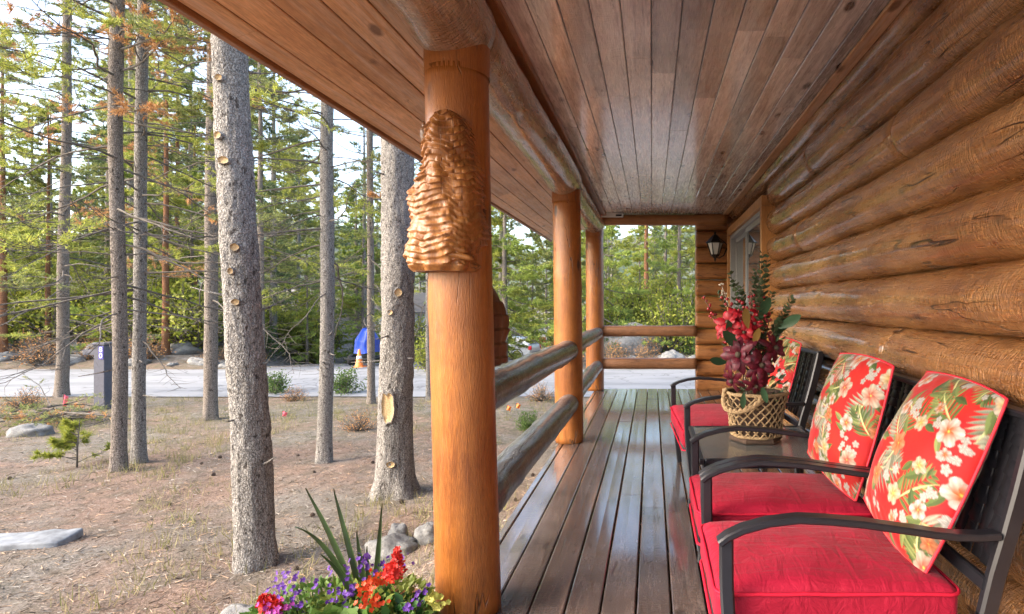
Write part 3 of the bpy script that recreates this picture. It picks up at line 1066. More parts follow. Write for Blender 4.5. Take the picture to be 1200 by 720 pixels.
def paint(N, seed, density=1.0):
    """tropical print on an N x N grid of linear colours"""
    R = random.Random(seed)
    U, V = np.meshgrid(np.linspace(0, 1, N), np.linspace(0, 1, N))
    img = np.empty((N, N, 3)); img[:] = (.33, .007, .010)
    rs = np.random.RandomState(seed)
    k = .5 + .5 * np.sin(U * 9 + 3 * np.sin(V * 7)) * np.sin(V * 8 + 2)
    img += (k * np.array(.10))[..., None] * np.array([1.0, .10, .0])
    e = 1.3 / N

    def put(mask, col):
        mask = np.clip(mask, 0, 1)[..., None]
        img[:] = img * (1 - mask) + np.asarray(col) * mask

    def leaflet(x, y, an, L, wd, col):
        dx, dy = U - x, V - y
        a = (dx * math.cos(an) + dy * math.sin(an)) / L
        b = (-dx * math.sin(an) + dy * math.cos(an)) - .18 * L * a * a
        hw = wd * np.clip(np.sin(np.clip(a, 0, 1) ** .8 * math.pi), 0, 1)
        m = np.clip((hw - np.abs(b)) / e + .5, 0, 1) * (a > 0) * (a < 1)
        sh = (.82 + .35 * (b > 0))[..., None]
        put(m, np.asarray(col) * sh)

    def frond(x, y, an, L, cols, n=9):
        for i in range(n):
            t = (i + .6) / n
            px, py = x + math.cos(an) * L * t, y + math.sin(an) * L * t
            ll = L * .52 * math.sin(math.pi * (.25 + .72 * t)) + .02
            for sd in (-1, 1):
                leaflet(px, py, an + sd * (1.05 - .5 * t), ll, .011, R.choice(cols))
        leaflet(x, y, an, L * 1.05, .006, (.45, .45, .2))

    def petal(x, y, an, L, wd, cin, cout):
        dx, dy = U - x, V - y
        a = (dx * math.cos(an) + dy * math.sin(an)) / L
        b = (-dx * math.sin(an) + dy * math.cos(an))
        aa = np.clip(a, 0, 1)
        hw = wd * np.sqrt(np.clip(np.sin(aa ** .62 * math.pi * .985), 0, 1)) * (.45 + .55 * aa) * 1.25
        hw = hw * (1 + .10 * np.sin(aa * 15))
        m = np.clip((hw - np.abs(b)) / e + .5, 0, 1) * (a > 0) * (a < 1)
        q = np.clip(aa * 1.5 - .15, 0, 1)[..., None]
        c = np.asarray(cin) * (1 - q) + np.asarray(cout) * q
        vein = (.86 + .14 * np.cos(b / max(wd, 1e-4) * 9))[..., None]
        edge = np.clip((hw - np.abs(b)) / (e * 2.5), .0, 1)[..., None]
        c = c * vein * (.62 + .38 * edge)
        put(m, c)

    def flower(x, y, r, cin, cout, n=5, wd=.46):
        a0 = R.uniform(0, 6.28)
        sq = R.uniform(.75, 1.0)
        for i in range(n):
            an = a0 + i * 2 * math.pi / n
            petal(x, y, an, r * (1 - (1 - sq) * abs(math.sin(an))), r * wd, cin, cout)
        d = np.hypot(U - x, V - y)
        put(np.clip((r * .10 - d) / e, 0, 1), (.75, .42, .06))

    G1 = [(.07, .10, .025), (.11, .14, .04), (.17, .19, .06), (.05, .075, .02)]
    G2 = [(.21, .215, .15), (.17, .18, .13), (.27, .26, .19), (.12, .13, .085)]
    CREAM, WHITE, ORNG, PEACH = (.41, .345, .26), (.46, .425, .38), (.48, .12, .03), (.43, .18, .09)
    # clusters on a loose staggered lattice
    pts = []
    st = .255
    for j in range(-1, 6):
        for i in range(-1, 6):
            pts.append((i * st + (j % 2) * st * .5 + R.uniform(-.05, .05), j * st * .92 + R.uniform(-.05, .05)))
    R.shuffle(pts)
    for (x, y) in pts:
        for q in range(R.choice((0, 1, 1, 2))):
            frond(x + R.uniform(-.05, .05), y + R.uniform(-.05, .05), R.uniform(0, 6.28), R.uniform(.20, .30), R.choice((G1, G2, G1)))
    for (x, y) in pts:
        for q in range(2):
            leaflet(x + R.uniform(-.06, .06), y + R.uniform(-.06, .06), R.uniform(0, 6.28), R.uniform(.09, .15), .022, R.choice(G1))
    for (x, y) in pts:       # little white sprays
        a = R.uniform(0, 6.28)
        for q in range(4):
            flower(x + .15 * math.cos(a) + R.uniform(-.05, .05), y + .15 * math.sin(a) + R.uniform(-.06, .06), R.uniform(.022, .034), WHITE, WHITE, 5, .42)
    for n_, (x, y) in enumerate(pts):
        r = R.uniform(.06, .098)
        kind = n_ % 4
        if n_ % 5 == 4: continue
        if kind == 0: flower(x, y, r, ORNG, WHITE)
        elif kind == 1: flower(x, y, r * .92, (.5, .32, .10), CREAM, 5, .42)
        elif kind == 2: flower(x, y, r * .8, ORNG, PEACH, 5, .44)
        else: flower(x, y, r, (.45, .10, .06), CREAM)
        if n_ % 2: flower(x + R.uniform(-.13, .13), y + R.choice((-.12, .12)), r * .58, ORNG, R.choice((CREAM, WHITE, PEACH)), 5, .44)
    return np.clip(img, 0, 1)


def pillow(label, nt, nb, ft, fb, thick, seed, loc):
    """square pillow given by the four corners of its piped seam: near-top, near-bottom, far-top, far-bottom"""
    loc = Vector(loc)
    nt, nb, ft, fb = [Vector(p) for p in (nt, nb, ft, fb)]
    t = thing('throw_pillow', label, 'pillow', loc, 0, 'floral throw pillows on the patio seats')
    nrm = ((ft - nt).cross(nb - nt)).normalized()
    if nrm.x > 0: nrm = -nrm

    def seam(u, v):
        # u near..far, v bottom..top ; corners stick out, edges are drawn in a little
        p = nb.lerp(fb, u).lerp(nt.lerp(ft, u), v)
        c = (nb + fb + nt + ft) / 4
        pin = .035 * (4 * u * (1 - u) if (v in (0, 1)) else 0) + .035 * (4 * v * (1 - v) if (u in (0, 1)) else 0)
        return p + (c - p) * 0.0
    def surf(u, v, side):
        pu = 4 * u * (1 - u); pv = 4 * v * (1 - v)
        # outline: edges bow inwards
        uu = .5 + (u - .5) * (1 - .03 + .06 * pv)
        vv = .5 + (v - .5) * (1 - .03 + .06 * pu)
        p = seam(uu, vv)
        h = ((1 - (2 * u - 1) ** 4) * (1 - (2 * v - 1) ** 4)) ** .5 * (.50 + .50 * pu * pv)
        p = p + nrm * (side * thick * h)
        e = 1 - min(1, min(u, 1 - u, v, 1 - v) * 6)
        p += nrm * (.010 * noise.noise(p * 8 + Vector((seed, 0, 0)))) * (1 - e) + nrm * (.005 * math.sin((u - v) * 46 + 3 * noise.noise(p * 6) + seed) * e * h)
        return p - loc
    NN = 210
    for name, side, n, sd in (('front_panel', 1.2, NN, seed), ('back_panel', -.85, 120, seed + 50)):
        mb = MB()
        mb.grid(lambda u, v: surf(u, v, side), n, n)
        if side < 0: mb.f = [f[::-1] for f in mb.f]
        o = obj(name, mb, M['floral'], t)
        img = paint(n + 1, sd)
        at = o.data.color_attributes.new('print', 'FLOAT_COLOR', 'POINT')
        buf = np.ones(((n + 1) * (n + 1), 4), dtype=np.float32)
        buf[:, :3] = img.reshape(-1, 3)
        at.data.foreach_set('color', buf.ravel())
    mb = MB()
    pts = []
    for k in range(30): pts.append(surf(k / 30, 0, 0))
    for k in range(30): pts.append(surf(1, k / 30, 0))
    for k in range(30): pts.append(surf(1 - k / 30, 1, 0))
    for k in range(31): pts.append(surf(0, 1 - k / 30, 0))
    mb.tube(pts, .0055, 8, cap=False)
    obj('piping', mb, M['pipe'], t)
    return t


# ------------------------------------------------------------------ patio chairs
ARM = [(.192, .622), (.215, .640), (.258, .660), (.331, .680), (.417, .690), (.50, .686), (.60, .677), (.72, .660), (.80, .648), (.867, .641), (.93, .639), (.985, .643)]
BACK = [(.985, .0), (.962, .16), (.950, .30), (.955, .415), (.983, .53), (1.018, .645), (1.05, .76), (1.078, .87), (1.095, .94), (1.102, .975)]


def chair(name, label, cat, width, loc, rz, x_front=.185, group=None, seat=True):
    """arms w apart; local x from the front (towards the rail) to the back, local y = 0 near arm .. width far arm"""
    t = thing(name, label, cat, loc, rz, group)
    for y in (0.0, width):
        mb = MB()
        mb.bar([(x, y, z) for x, z in ARM], .024, .0105, (0, 1, 0))
        obj('armrest', mb, M['metal'], t, auto=40)
        mb = MB()
        mb.bar([(.212, y, .632), (.213, y, .50), (.222, y, .34), (.245, y, .15), (.262, y, .0)], .014, .020, (0, 1, 0))
        obj('leg', mb, M['metal'], t, auto=40)
        mb = MB()
        pts = [(x, y, z) for x, z in BACK[:4]]
        mb.bar(pts, .016, .028, (0, 1, 0))
        obj('leg', mb, M['metal'], t, auto=40)
    mb = MB()
    for y in (0.0, width):
        pts = [Vector((x, y, z)) for x, z in BACK[3:]]
        # slightly flared upright
        mb.bar(pts, .017, .026, (0, 1, 0))
    top = BACK[-1]
    mb.bar([(top[0], y, top[1]) for y in np.linspace(-.0, width, 14)], .018, .012, (1, 0, .2))
    mb.bar([(.955, y, .50) for y in (0, width)], .02, .012, (.2, 0, 1))
    obj('back_frame', mb, M['metal'], t, auto=40)
    # woven back panel of crossing flat straps
    mb = MB()
    def bp(s, v):
        i = v * (len(BACK) - 5); k = min(int(i), len(BACK) - 6); f = i - k
        a, b = BACK[4 + k], BACK[5 + k]
        return Vector((lerp(a[0], b[0], f) + .012 * math.sin(math.pi * s), s * width, lerp(a[1], b[1], f)))
    nst = max(5, int(width / .058))
    for i in range(1, nst):
        s = i / nst
        mb.bar([bp(s, v) + Vector((.002 * (-1) ** i, 0, 0)) for v in np.linspace(0, 1, 12)], .026, .0025, (0, 1, 0))
    for j in range(1, 10):
        v = j / 10
        mb.bar([bp(s, v) + Vector((.006 * math.cos(math.pi * s * nst), 0, 0)) for s in np.linspace(0, 1, nst * 4)], .026, .0022, (.35, 0, .94))
    obj('back_weave', mb, M['metal'], t)
    mb = MB()
    xa, xb, zf = .215, .945, .315
    mb.box((xa, -.012, zf - .02), (xa + .03, width + .012, zf + .02), 0, .005)
    mb.box((xb - .02, -.012, zf - .02), (xb + .01, width + .012, zf + .02), 0, .005)
    mb.box((xa + .032, -.012, zf - .018), (xb - .022, .016, zf + .018), 0, .005)
    mb.box((xa + .032, width - .016, zf - .018), (xb - .022, width + .012, zf + .018), 0, .005)
    for k in range(1, 7):
        x = lerp(xa, xb, k / 7)
        mb.box((x - .02, .018, zf - .004), (x + .02, width - .018, zf + .004), 0, .002)
    obj('seat_frame', mb, M['metal'], t, smooth=False)
    # cushion
    mb = MB()
    cx, sx = (x_front + .905) / 2, .905 - x_front
    sy = width - .055
    mt = Matrix.Translation((cx, width / 2, .405))
    mb.rbox(sx, sy, .135, .035, 22, 0, .035, mt, .006, width * 10 + loc[1])
    cu = weld(obj('seat_cushion', mb, M['red'], t), 2e-4)
    mb = MB()
    for zz in (.470, .342):
        pts = []
        r = .04
        for (qx, qy, a0) in ((1, 1, 0), (-1, 1, 90), (-1, -1, 180), (1, -1, 270)):
            for k in range(6):
                a = math.radians(a0 + k * 18)
                pts.append(Vector((cx + qx * (sx / 2 - r) + r * math.cos(a) * 1.03, width / 2 + qy * (sy / 2 - r) + r * math.sin(a) * 1.03, zz - .012)))
        full = []
        for a, b in zip(pts, pts[1:] + pts[:1]):
            n = max(1, int((b - a).length / .04))
            for k in range(n):
                p = a.lerp(b, k / n)
                full.append(p + Vector((0, 0, .003 * noise.noise(p * 14))))
        full.append(full[0])
        mb.tube(full, .0055, 8, cap=False)
    obj('piping', mb, M['welt'], cu)
    return t


G = 'matching patio chairs along the log wall'
chair('patio_chair', 'nearest red cushioned patio chair, cut off by the corner of the view', 'patio chair', .588, (0, 1.657, 0), 0, group=G)
chair('patio_chair', 'second red cushioned patio chair, between the nearest chair and the glass table', 'patio chair', .565, (0, 2.300, 0), 0, group=G)
chair('patio_loveseat', 'red cushioned two-seat patio bench beyond the glass table, near the window', 'loveseat', .985, (.02, 3.80, 0), math.radians(3.2))

pillow('largest red floral pillow, leaning in the nearest chair', (1.08, 1.75, 1.02), (.82, 1.75, .468), (1.055, 2.22, 1.05), (.80, 2.2, .56), .095, 3, (.85, 2.0, .48))
pillow('red floral pillow in the second chair, between the nearest pillow and the flower basket', (.993, 2.37, 1.054), (.83, 2.36, .490), (.91, 2.80, 1.07), (.745, 2.79, .585), .085, 8, (.8, 2.6, .5))
pillow('red floral pillow half hidden behind the basket of dark magnolias', (1.03, 3.98, 1.035), (.885, 3.98, .49), (.915, 4.42, 1.06), (.79, 4.42, .50), .065, 15, (.85, 4.2, .5))

# ------------------------------------------------------------------ table
t = thing('side_table', 'low patio table with a patterned glass top between the second chair and the loveseat', 'table', (.60, 3.33, 0))
def table_glass():
    m = NT('patterned_table_glass')
    c = m.coord((1, 1, 1))
    v = m.wave(c, 24, 1.2, 1, 'DIAGONAL', 1)
    v2 = m.wave(m.coord((-1, 1, 1)), 24, 1.2, 1, 'DIAGONAL', 1)
    h = m.math('ADD', v, v2)
    col = m.ramp(h, [(.3, (.03, .035, .035)), (.9, (.13, .14, .135))])
    return m.fin(col, .12, m.bump(h, .25, .004), spec=.8, coat=.5)
mb = MB()
hx, hy, zt = .365, .41, .52
mb.box((-hx + .03, -hy + .03, zt - .012), (hx - .03, hy - .03, zt - .004))
obj('glass_top', mb, table_glass(), t, smooth=False)
mb = MB()
mb.box((-hx, -hy, zt - .028), (-hx + .032, hy, zt), 0, .006); mb.box((hx - .032, -hy, zt - .028), (hx, hy, zt), 0, .006)
mb.box((-hx + .033, -hy, zt - .027), (hx - .033, -hy + .032, zt - .001), 0, .006); mb.box((-hx + .033, hy - .032, zt - .027), (hx - .033, hy, zt - .001), 0, .006)
mb.box((-hx + .05, -hy + .05, zt - .06), (hx - .05, -hy + .065, zt - .03)); mb.box((-hx + .05, hy - .065, zt - .06), (hx - .05, hy - .05, zt - .03))
obj('frame', mb, M['metal'], t, smooth=False)
for sx in (-1, 1):
    for sy in (-1, 1):
        mb = MB()
        mb.bar([(sx * (hx - .035), sy * (hy - .035), zt - .03), (sx * (hx - .045), sy * (hy - .045), .3), (sx * (hx - .01), sy * (hy - .01), .0)], .017, .017, (0, 1, 0))
        obj('leg', mb, M['metal'], t, auto=40)

# ------------------------------------------------------------------ basket
BX, BY, BZ = .600, 3.36, .52
M['rope'] = simple('jute_rope', (.36, .245, .13), .85, var=.35, nscale=160, bump=.5, spec=.2)
M['rope_dark'] = simple('dark_basket_lining', (.07, .04, .025), .85, var=.4, nscale=60, bump=.4)
t = thing('basket', 'six-sided basket of crossed jute rope with loop handles, on the glass table', 'basket', (BX, BY, BZ))
HB = .275
def hexr(a, r):
    k = math.pi / 3
    q = (a + .35) % k - k / 2
    return r * (.5 * math.cos(k / 2) / math.cos(q) + .5 * .96)
def wallp(a, v, off=0.0):
    r = hexr(a, .148 + .040 * v ** .8 - .012 * math.sin(v * math.pi)) + off
    return Vector((r * math.cos(a), r * math.sin(a), .035 + (HB - .035) * v))
mb = MB()
nd = 20
for k in range(nd):
    for s in (-1, 1):
        a0 = 2 * math.pi * k / nd
        pts = [wallp(a0 + s * v * 1.5, v, .004 + .004 * s * math.cos(v * nd * 1.5)) for v in np.linspace(0, 1, 22)]
        mb.tube(pts, .0048, 6)
obj('lattice', mb, M['rope'], t)
mb = MB()
mb.grid(lambda u, v: wallp(2 * math.pi * u, v, -.010), 60, 6, 0, True)
mb.f.append(tuple(range(59, -1, -1))); mb.m.append(0)
obj('lining', mb, M['rope_dark'], t)
mb = MB()
for v, r in ((1.0, .010), (0.0, .009)):
    mb.tube([wallp(2 * math.pi * k / 72, v) for k in range(73)], r, 8, cap=False)
    obj('rim', mb, M['rope'], t)
    mb = MB()
mb.lathe((0, 0, 0), [(.15, 0), (.155, .012), (.148, .03), (.10, .032)], 6)
obj('base', mb, M['rope_dark'], t, smooth=False)
for a0 in (math.radians(232), math.radians(52)):
    mb = MB()
    pts = []
    for q in np.linspace(0, 1, 26):
        a = a0 + (q - .5) * 1.5
        sag = math.sin(math.pi * q)
        p = wallp(a, 1.0, .010 + .055 * sag)
        p.z += -.10 * sag ** .8 + .02
        pts.append(p)
    # two twisted strands
    for s in (0, math.pi):
        tw = []
        for i, p in enumerate(pts):
            tw.append(p)
        full = []
        for i in range(len(pts) - 1):
            for f in (0, .25, .5, .75):
                p = pts[i].lerp(pts[i + 1], f)
                an = (i + f) * 1.6 + s
                full.append(p + Vector((math.cos(an) * .006, 0, math.sin(an) * .006)))
        mb.tube(full, .0105, 7)
    obj('handle', mb, M['rope'], t)
mb = MB()
R = random.Random(5)
for k in range(120):
    a, r = R.uniform(0, 6.28), .15 * math.sqrt(R.random())
    mb.sphere((r * math.cos(a), r * math.sin(a), .20 + R.uniform(0, .045)), R.uniform(.014, .028), 7, 5, 0, (1, 1, .8), .4, k)
obj('moss', mb, simple('brown_dried_moss', (.12, .07, .03), .9, var=.5, nscale=50, bump=.5), t)

# ------------------------------------------------------------------ flower arrangement
M['magnolia'] = None
def petal_mat(name, inner, outer, rough=.45):
    m = NT(name)
    n = m.noise(m.coord(), 34, 5, .65)
    fr = m.n('ShaderNodeLayerWeight'); fr.inputs[0].default_value = .35
    c = m.ramp(n, [(.3, inner), (.6, outer), (.78, tuple(min(1, x * 1.6 + .05) for x in outer))])
    m.fin(c, rough, spec=.35)
    return m.mat
M['magnolia'] = petal_mat('dark_red_petal', (.04, .003, .007), (.12, .008, .020))
M['crimson'] = petal_mat('crimson_petal', (.20, .004, .010), (.38, .010, .02))
M['euca'] = foliage('eucalyptus_leaf', [(.035, .065, .03), (.07, .10, .05), (.09, .12, .07)], .1, .5)
M['bigleaf'] = foliage('magnolia_leaf', [(.03, .075, .035), (.05, .10, .055)], .1, .35)
M['yellowleaf'] = foliage('yellow_leaf', [(.30, .20, .05), (.38, .24, .08)], .1, .4)
M['stem'] = simple('brown_stem', (.07, .05, .03), .8)

arr = thing('flower_arrangement', 'tall arrangement of dark red magnolias, red berries and eucalyptus standing in the rope basket', 'flower arrangement', (BX, BY, BZ + .25))
A0 = Vector((BX, BY, BZ + .25))
def petal_mesh(mb, c, d, side, L, wd, cup, mi=0, n=6):
    """cupped petal from c growing along d, bending towards up"""
    d = d.normalized(); side = side.normalized(); up = side.cross(d).normalized()
    def fn(u, v):
        s = (u - .5) * 2
        w = wd * (math.sin(min(1, v * .95 + .05) * math.pi) ** .75) * (.6 + .55 * v)
        return c + d * (L * v) + side * (s * w) + up * (cup * (v * v * L * .9 + s * s * w * .55))
    mb.grid(fn, n, n, mi)
def blossom(name, c, axis, r, mat, rings=((.0, 6, 1.0, .18), (.5, 5, .78, .75), (.2, 3, .5, 1.6)), wf=.27):
    mb = MB()
    axis = axis.normalized()
    u = axis.orthogonal().normalized(); w = axis.cross(u)
    c = Vector(c) - A0
    for (off, n, sc, lift) in rings:
        for k in range(n):
            a = 2 * math.pi * (k + off) / n + R.uniform(-.12, .12)
            rad = u * math.cos(a) + w * math.sin(a)
            d = (rad + axis * lift).normalized()
            side = axis.cross(rad)
            petal_mesh(mb, c + rad * .006, d, side, r * sc * R.uniform(.85, 1.12), r * wf, .6)
    b = obj(name, mb, mat, arr)
    mb = MB(); mb.sphere(c + axis * r * .12, r * .16, 9, 6, 0, (1, 1, 1), .3, 2)
    obj('centre', mb, M['stem'], b)
    return b
def AP(px, py, D): return W(px, py, D)
view = Vector((0, -1, .15))
for (px, py, D, r, ax) in ((866, 416, 3.16, .105, (-.55, -.8, .15)), (908, 408, 3.22, .085, (.55, -.75, .2)), (886, 452, 3.14, .065, (.1, -.8, -.6)), (858, 446, 3.2, .075, (-.75, -.5, -.5)), (892, 428, 3.15, .095, (.2, -.95, .1)), (880, 394, 3.4, .08, (.0, -.2, .9))):
    blossom('blossom', AP(px, py, D), Vector(ax), r, M['magnolia'])
for (px, py, D, r, ax) in ((853, 378, 3.3, .075, (-.5, -.7, .4)), (862, 372, 3.36, .06, (.1, -.8, .5)), (846, 385, 3.36, .06, (-.8, -.3, .3)), (884, 380, 3.3, .06, (.2, -.8, .5)), (872, 390, 3.25, .06, (-.2, -.9, .3)), (890, 366, 3.36, .05, (.2, -.6, .6))):
    blossom('small_blossom', AP(px, py, D), Vector(ax), r, M['crimson'], ((.0, 6, .95, .5), (.5, 4, .7, 1.2)), .36)
base = Vector((0, 0, 0))
def stemcurve(p1, bend=.05, n=10):
    p1 = Vector(p1) - A0
    p0 = Vector((p1.x * .25, p1.y * .25, -.03))
    m = (p0 + p1) / 2 + Vector((-(p1.x - p0.x) * .3, 0, bend))
    return [(p0 * (1 - s) ** 2 + m * (2 * s * (1 - s)) + p1 * s * s) for s in np.linspace(0, 1, n)]
# eucalyptus
for (px, py, D) in ((893, 297, 3.38), (899, 302, 3.30), (885, 318, 3.46), (856, 322, 3.40), (928, 352, 3.34), (893, 330, 3.28), (905, 345, 3.45), (842, 345, 3.5), (868, 338, 3.45), (915, 372, 3.3)):
    pts = stemcurve(AP(px, py, D), .10, 24)
    mb = MB(); mb.tube(pts, [lerp(.0035, .0015, i / 23) for i in range(24)], 5, 1)
    for i in range(7, 24):
        tdir = (pts[min(i + 1, 23)] - pts[i - 1]).normalized()
        o1 = tdir.orthogonal().normalized(); o2 = tdir.cross(o1)
        for k in range(4):
            a = R.uniform(0, 6.28)
            rad = o1 * math.cos(a) + o2 * math.sin(a)
            d = (rad * .8 + tdir * .75 + Vector((R.uniform(-.3, .3), R.uniform(-.3, .3), 0))).normalized()
            L = R.uniform(.028, .044) * (1.0 if i < 21 else .75)
            side = tdir.cross(rad).normalized()
            c = pts[i] + rad * .004
            vs = [c + d * (L * (.5 - .5 * math.cos(q))) + side * (L * .42 * math.sin(q)) for q in np.linspace(0, 2 * math.pi, 8)[:-1]]
            mb.add(vs, [tuple(range(7))], 0)
    obj('eucalyptus_stem', mb, [M['euca'], M['stem']], arr, smooth=False)
# berry sprays
M['berry'] = simple('red_berry', (.28, .008, .014), .3, var=.2, coat=.4)
for (px, py, D) in ((868, 355, 3.34), (880, 348, 3.38), (893, 352, 3.30), (850, 352, 3.42), (835, 372, 3.46), (826, 353, 3.5), (903, 370, 3.35), (875, 365, 3.28)):
    pts = stemcurve(AP(px, py, D), .06, 12)
    mb = MB(); mb.tube(pts, .0022, 5, 1)
    for i in range(5, 12):
        for k in range(3):
            d = Vector((R.uniform(-1, 1), R.uniform(-1, 1), R.uniform(-.3, 1))).normalized()
            q = pts[i] + d * R.uniform(.012, .03)
            mb.tube([pts[i], q], .001, 4, 1)
            mb.sphere(q, R.uniform(.007, .0115), 8, 6, 0)
    obj('berry_spray', mb, [M['berry'], M['stem']], arr)
# big leaves
for (px, py, D, dx, dz, L, mt) in ((868, 408, 3.2, -.75, .55, .16, 'bigleaf'), (860, 400, 3.3, -.4, .9, .14, 'bigleaf'), (912, 385, 3.3, .8, .5, .15, 'bigleaf'), (877, 385, 3.2, -.3, .95, .13, 'yellowleaf'), (884, 405, 3.16, .1, .9, .11, 'yellowleaf'), (893, 452, 3.14, .1, -.8, .10, 'bigleaf'), (905, 395, 3.45, .6, .8, .16, 'bigleaf'), (852, 425, 3.35, -.9, .1, .12, 'bigleaf'), (872, 460, 3.14, -.2, -.9, .09, 'bigleaf'), (890, 375, 3.3, .3, .9, .15, 'bigleaf')):
    mb = MB()
    d = Vector((dx, -.25, dz)).normalized()
    side = d.cross(Vector((.2, -1, .3))).normalized()
    petal_mesh(mb, AP(px, py, D) - A0, d, side, L, L * .22, .25, 0, 8)
    obj('leaf', mb, M[mt], arr)
mb = MB(); P_ = []; D_ = []
RR = np.random.RandomState(4)
for k in range(150):
    a_, r_ = RR.uniform(0, 6.28), RR.uniform(.03, .17)
    P_.append((r_ * math.cos(a_), r_ * math.sin(a_), RR.uniform(-.02, .34))); D_.append((math.cos(a_), math.sin(a_), RR.uniform(-.1, 1.1)))
D_ = np.array(D_); D_ /= np.linalg.norm(D_, axis=1, keepdims=True)
mb.leaf_quads(P_, D_, RR.uniform(.03, .075, 150), RR.uniform(.012, .026, 150), 0, 8)
obj('filler_leaves', mb, M['euca'], arr, smooth=False)
# pale dried sprig
mb = MB()
pts = stemcurve(AP(846, 336, 3.45), .05, 16)
mb.tube(pts, .0018, 5)
for i in range(9, 16):
    for k in range(4):
        d = Vector((R.uniform(-1, 1), R.uniform(-1, 1), R.uniform(-.4, 1))).normalized()
        mb.sphere(pts[i] + d * .018, .006, 6, 4)
obj('dried_sprig', mb, simple('pale_dried_seed', (.5, .45, .36), .8), arr)
# ------------------------------------------------------------------ terrain
EP = [(-40, 1.85), (0, 2.0), (3, 2.05), (8, 2.14), (14, 2.28), (22, 2.42), (25, 2.68), (36, 3.45), (60, 3.7), (140, 3.2), (400, -2)]
def interp(P, x):
    if x <= P[0][0]: return P[0][1]
    for (a, va), (b, vb) in zip(P[:-1], P[1:]):
        if x <= b: return lerp(va, vb, (x - a) / (b - a))
    return P[-1][1]
LP = [(22, 2.42), (27, 1.6), (40, 1.1), (80, -1.0), (400, -12)]
RP = [(22, 2.42), (26, 1.9), (40, 1.5), (80, -1), (400, -12)]
def drive_x(y):
    return interp([(20, -12.6), (26, -12.4), (31, -11.0), (36, -9.0), (44, -6.5)], y)
def ground_z(x, y, nz=True):
    e = interp(EP, y)
    if y > 22:
        # the bank beyond the road starts left of the drive in perspective-wide strokes
        l = sstep(-15.3 - (y - 22) * .25, -19 - (y - 22) * .25, x)
        r = sstep(-5.0, -1.0, x)
        e = lerp(e, interp(LP, y), l)
        e = lerp(e, interp(RP, y), r)
    e -= .30 * sstep(-2.3, -1.1, x) * sstep(12, 7, y)
    road = max(sstep(12.6, 14, y) * sstep(23.5, 21.5, y), sstep(4.5, 2.6, abs(x - drive_x(y))) * sstep(19, 21, y) * sstep(46, 42, y))
    z = EYE - e
    if nz:
        k = (1 - road)
        p = Vector((x, y, 0))
        z += k * (.035 * noise.noise(p * .9) + .02 * noise.noise(p * 2.7) + (.010 * noise.noise(p * 7) if y < 14 else 0))
        if y > 23: z += k * .25 * noise.noise(p * .25)
    return z - .0


def G(px, py0, D=None):
    """photo pixel of a thing's foot -> point on the ground"""
    # march along the ray
    best = None
    d = 2.0
    while d < 120:
        p = W(px, py0, d)
        if p.z <= ground_z(p.x, p.y):
            return p
        d += .02 + d * .002
    return W(px, py0, 100)


def ground_mat():
    m = NT('pine_litter_ground')
    w = m.coord()
    big = m.noise(w, .55, 5, .6)
    mid = m.noise(w, 4.5, 5, .65)
    fine = m.noise(w, 60, 5, .75)
    spk = m.voronoi(w, 55, 'F1')
    needles = m.ramp(fine, [(.30, (0.062, 0.041, 0.030)), (.48, (0.190, 0.130, 0.098)), (.62, (0.292, 0.210, 0.163)), (.75, (0.379, 0.302, 0.247))])
    grey = m.ramp(fine, [(.3, (0.055, 0.046, 0.036)), (.5, (0.182, 0.158, 0.131)), (.7, (0.322, 0.287, 0.254))])
    col = m.mix(m.ramp(big, [(.42, 0), (.58, 1)]), needles, grey)
    col = m.mix(m.math('MULTIPLY', m.ramp(mid, [(.46, 0), (.60, 1)]), .55), col, m.ramp(fine, [(.3, (0.036, 0.032, 0.022)), (.7, (0.175, 0.147, 0.108))]))
    col = m.mix(m.ramp(spk, [(.05, .55), (.18, 0)]), col, (0.044, 0.032, 0.023))
    # greener verge near the road and a paler stony bank beyond it
    sep = m.n('ShaderNodeSeparateXYZ'); m.l(w, sep.inputs[0])
    y = m.math('ADD', sep.outputs[1], m.math('MULTIPLY', m.math('SUBTRACT', big, .5), 5.0))
    v = m.math('MULTIPLY', m.ramp(m.math('DIVIDE', y, 40.0), [(.20, 0), (.27, 1)]), m.ramp(mid, [(.4, 0), (.55, 1)]))
    col = m.mix(m.math('MULTIPLY', v, .5), col, m.ramp(fine, [(.3, (0.044, 0.046, 0.022)), (.7, (0.190, 0.175, 0.108))]))
    bk = m.ramp(m.math('DIVIDE', y, 40.0), [(.555, 0), (.59, 1)])
    col = m.mix(m.math('MULTIPLY', bk, .75), col, m.ramp(m.noise(w, 7, 6, .75), [(.35, (0.073, 0.063, 0.048)), (.5, (0.190, 0.168, 0.145)), (.65, (0.336, 0.315, 0.313))]))
    h = m.math('ADD', fine, m.math('MULTIPLY', mid, .6))
    return m.fin(col, .95, m.bump(h, .7, .03), spec=.1)
xs = list(np.concatenate([np.linspace(-260, -60, 22)[:-1], np.linspace(-60, -24, 28)[:-1], np.linspace(-24, -9, 60)[:-1], np.linspace(-9, 1.4, 90)[:-1], np.linspace(1.4, 24, 40)[:-1], np.linspace(24, 220, 22)]))
ys = list(np.concatenate([np.linspace(-40, 0, 24)[:-1], np.linspace(0, 12.4, 110)[:-1], np.linspace(12.4, 48, 110)[:-1], np.linspace(48, 140, 34)[:-1], np.linspace(140, 420, 18)]))
mb = MB()
vs = [(x, y, ground_z(x, y)) for y in ys for x in xs]
nx = len(xs)
fs = [(j * nx + i, j * nx + i + 1, (j + 1) * nx + i + 1, (j + 1) * nx + i) for j in range(len(ys) - 1) for i in range(nx - 1)]
mb.add(vs, fs)
o = obj('ground', mb, ground_mat()); tag(o, kind='structure')

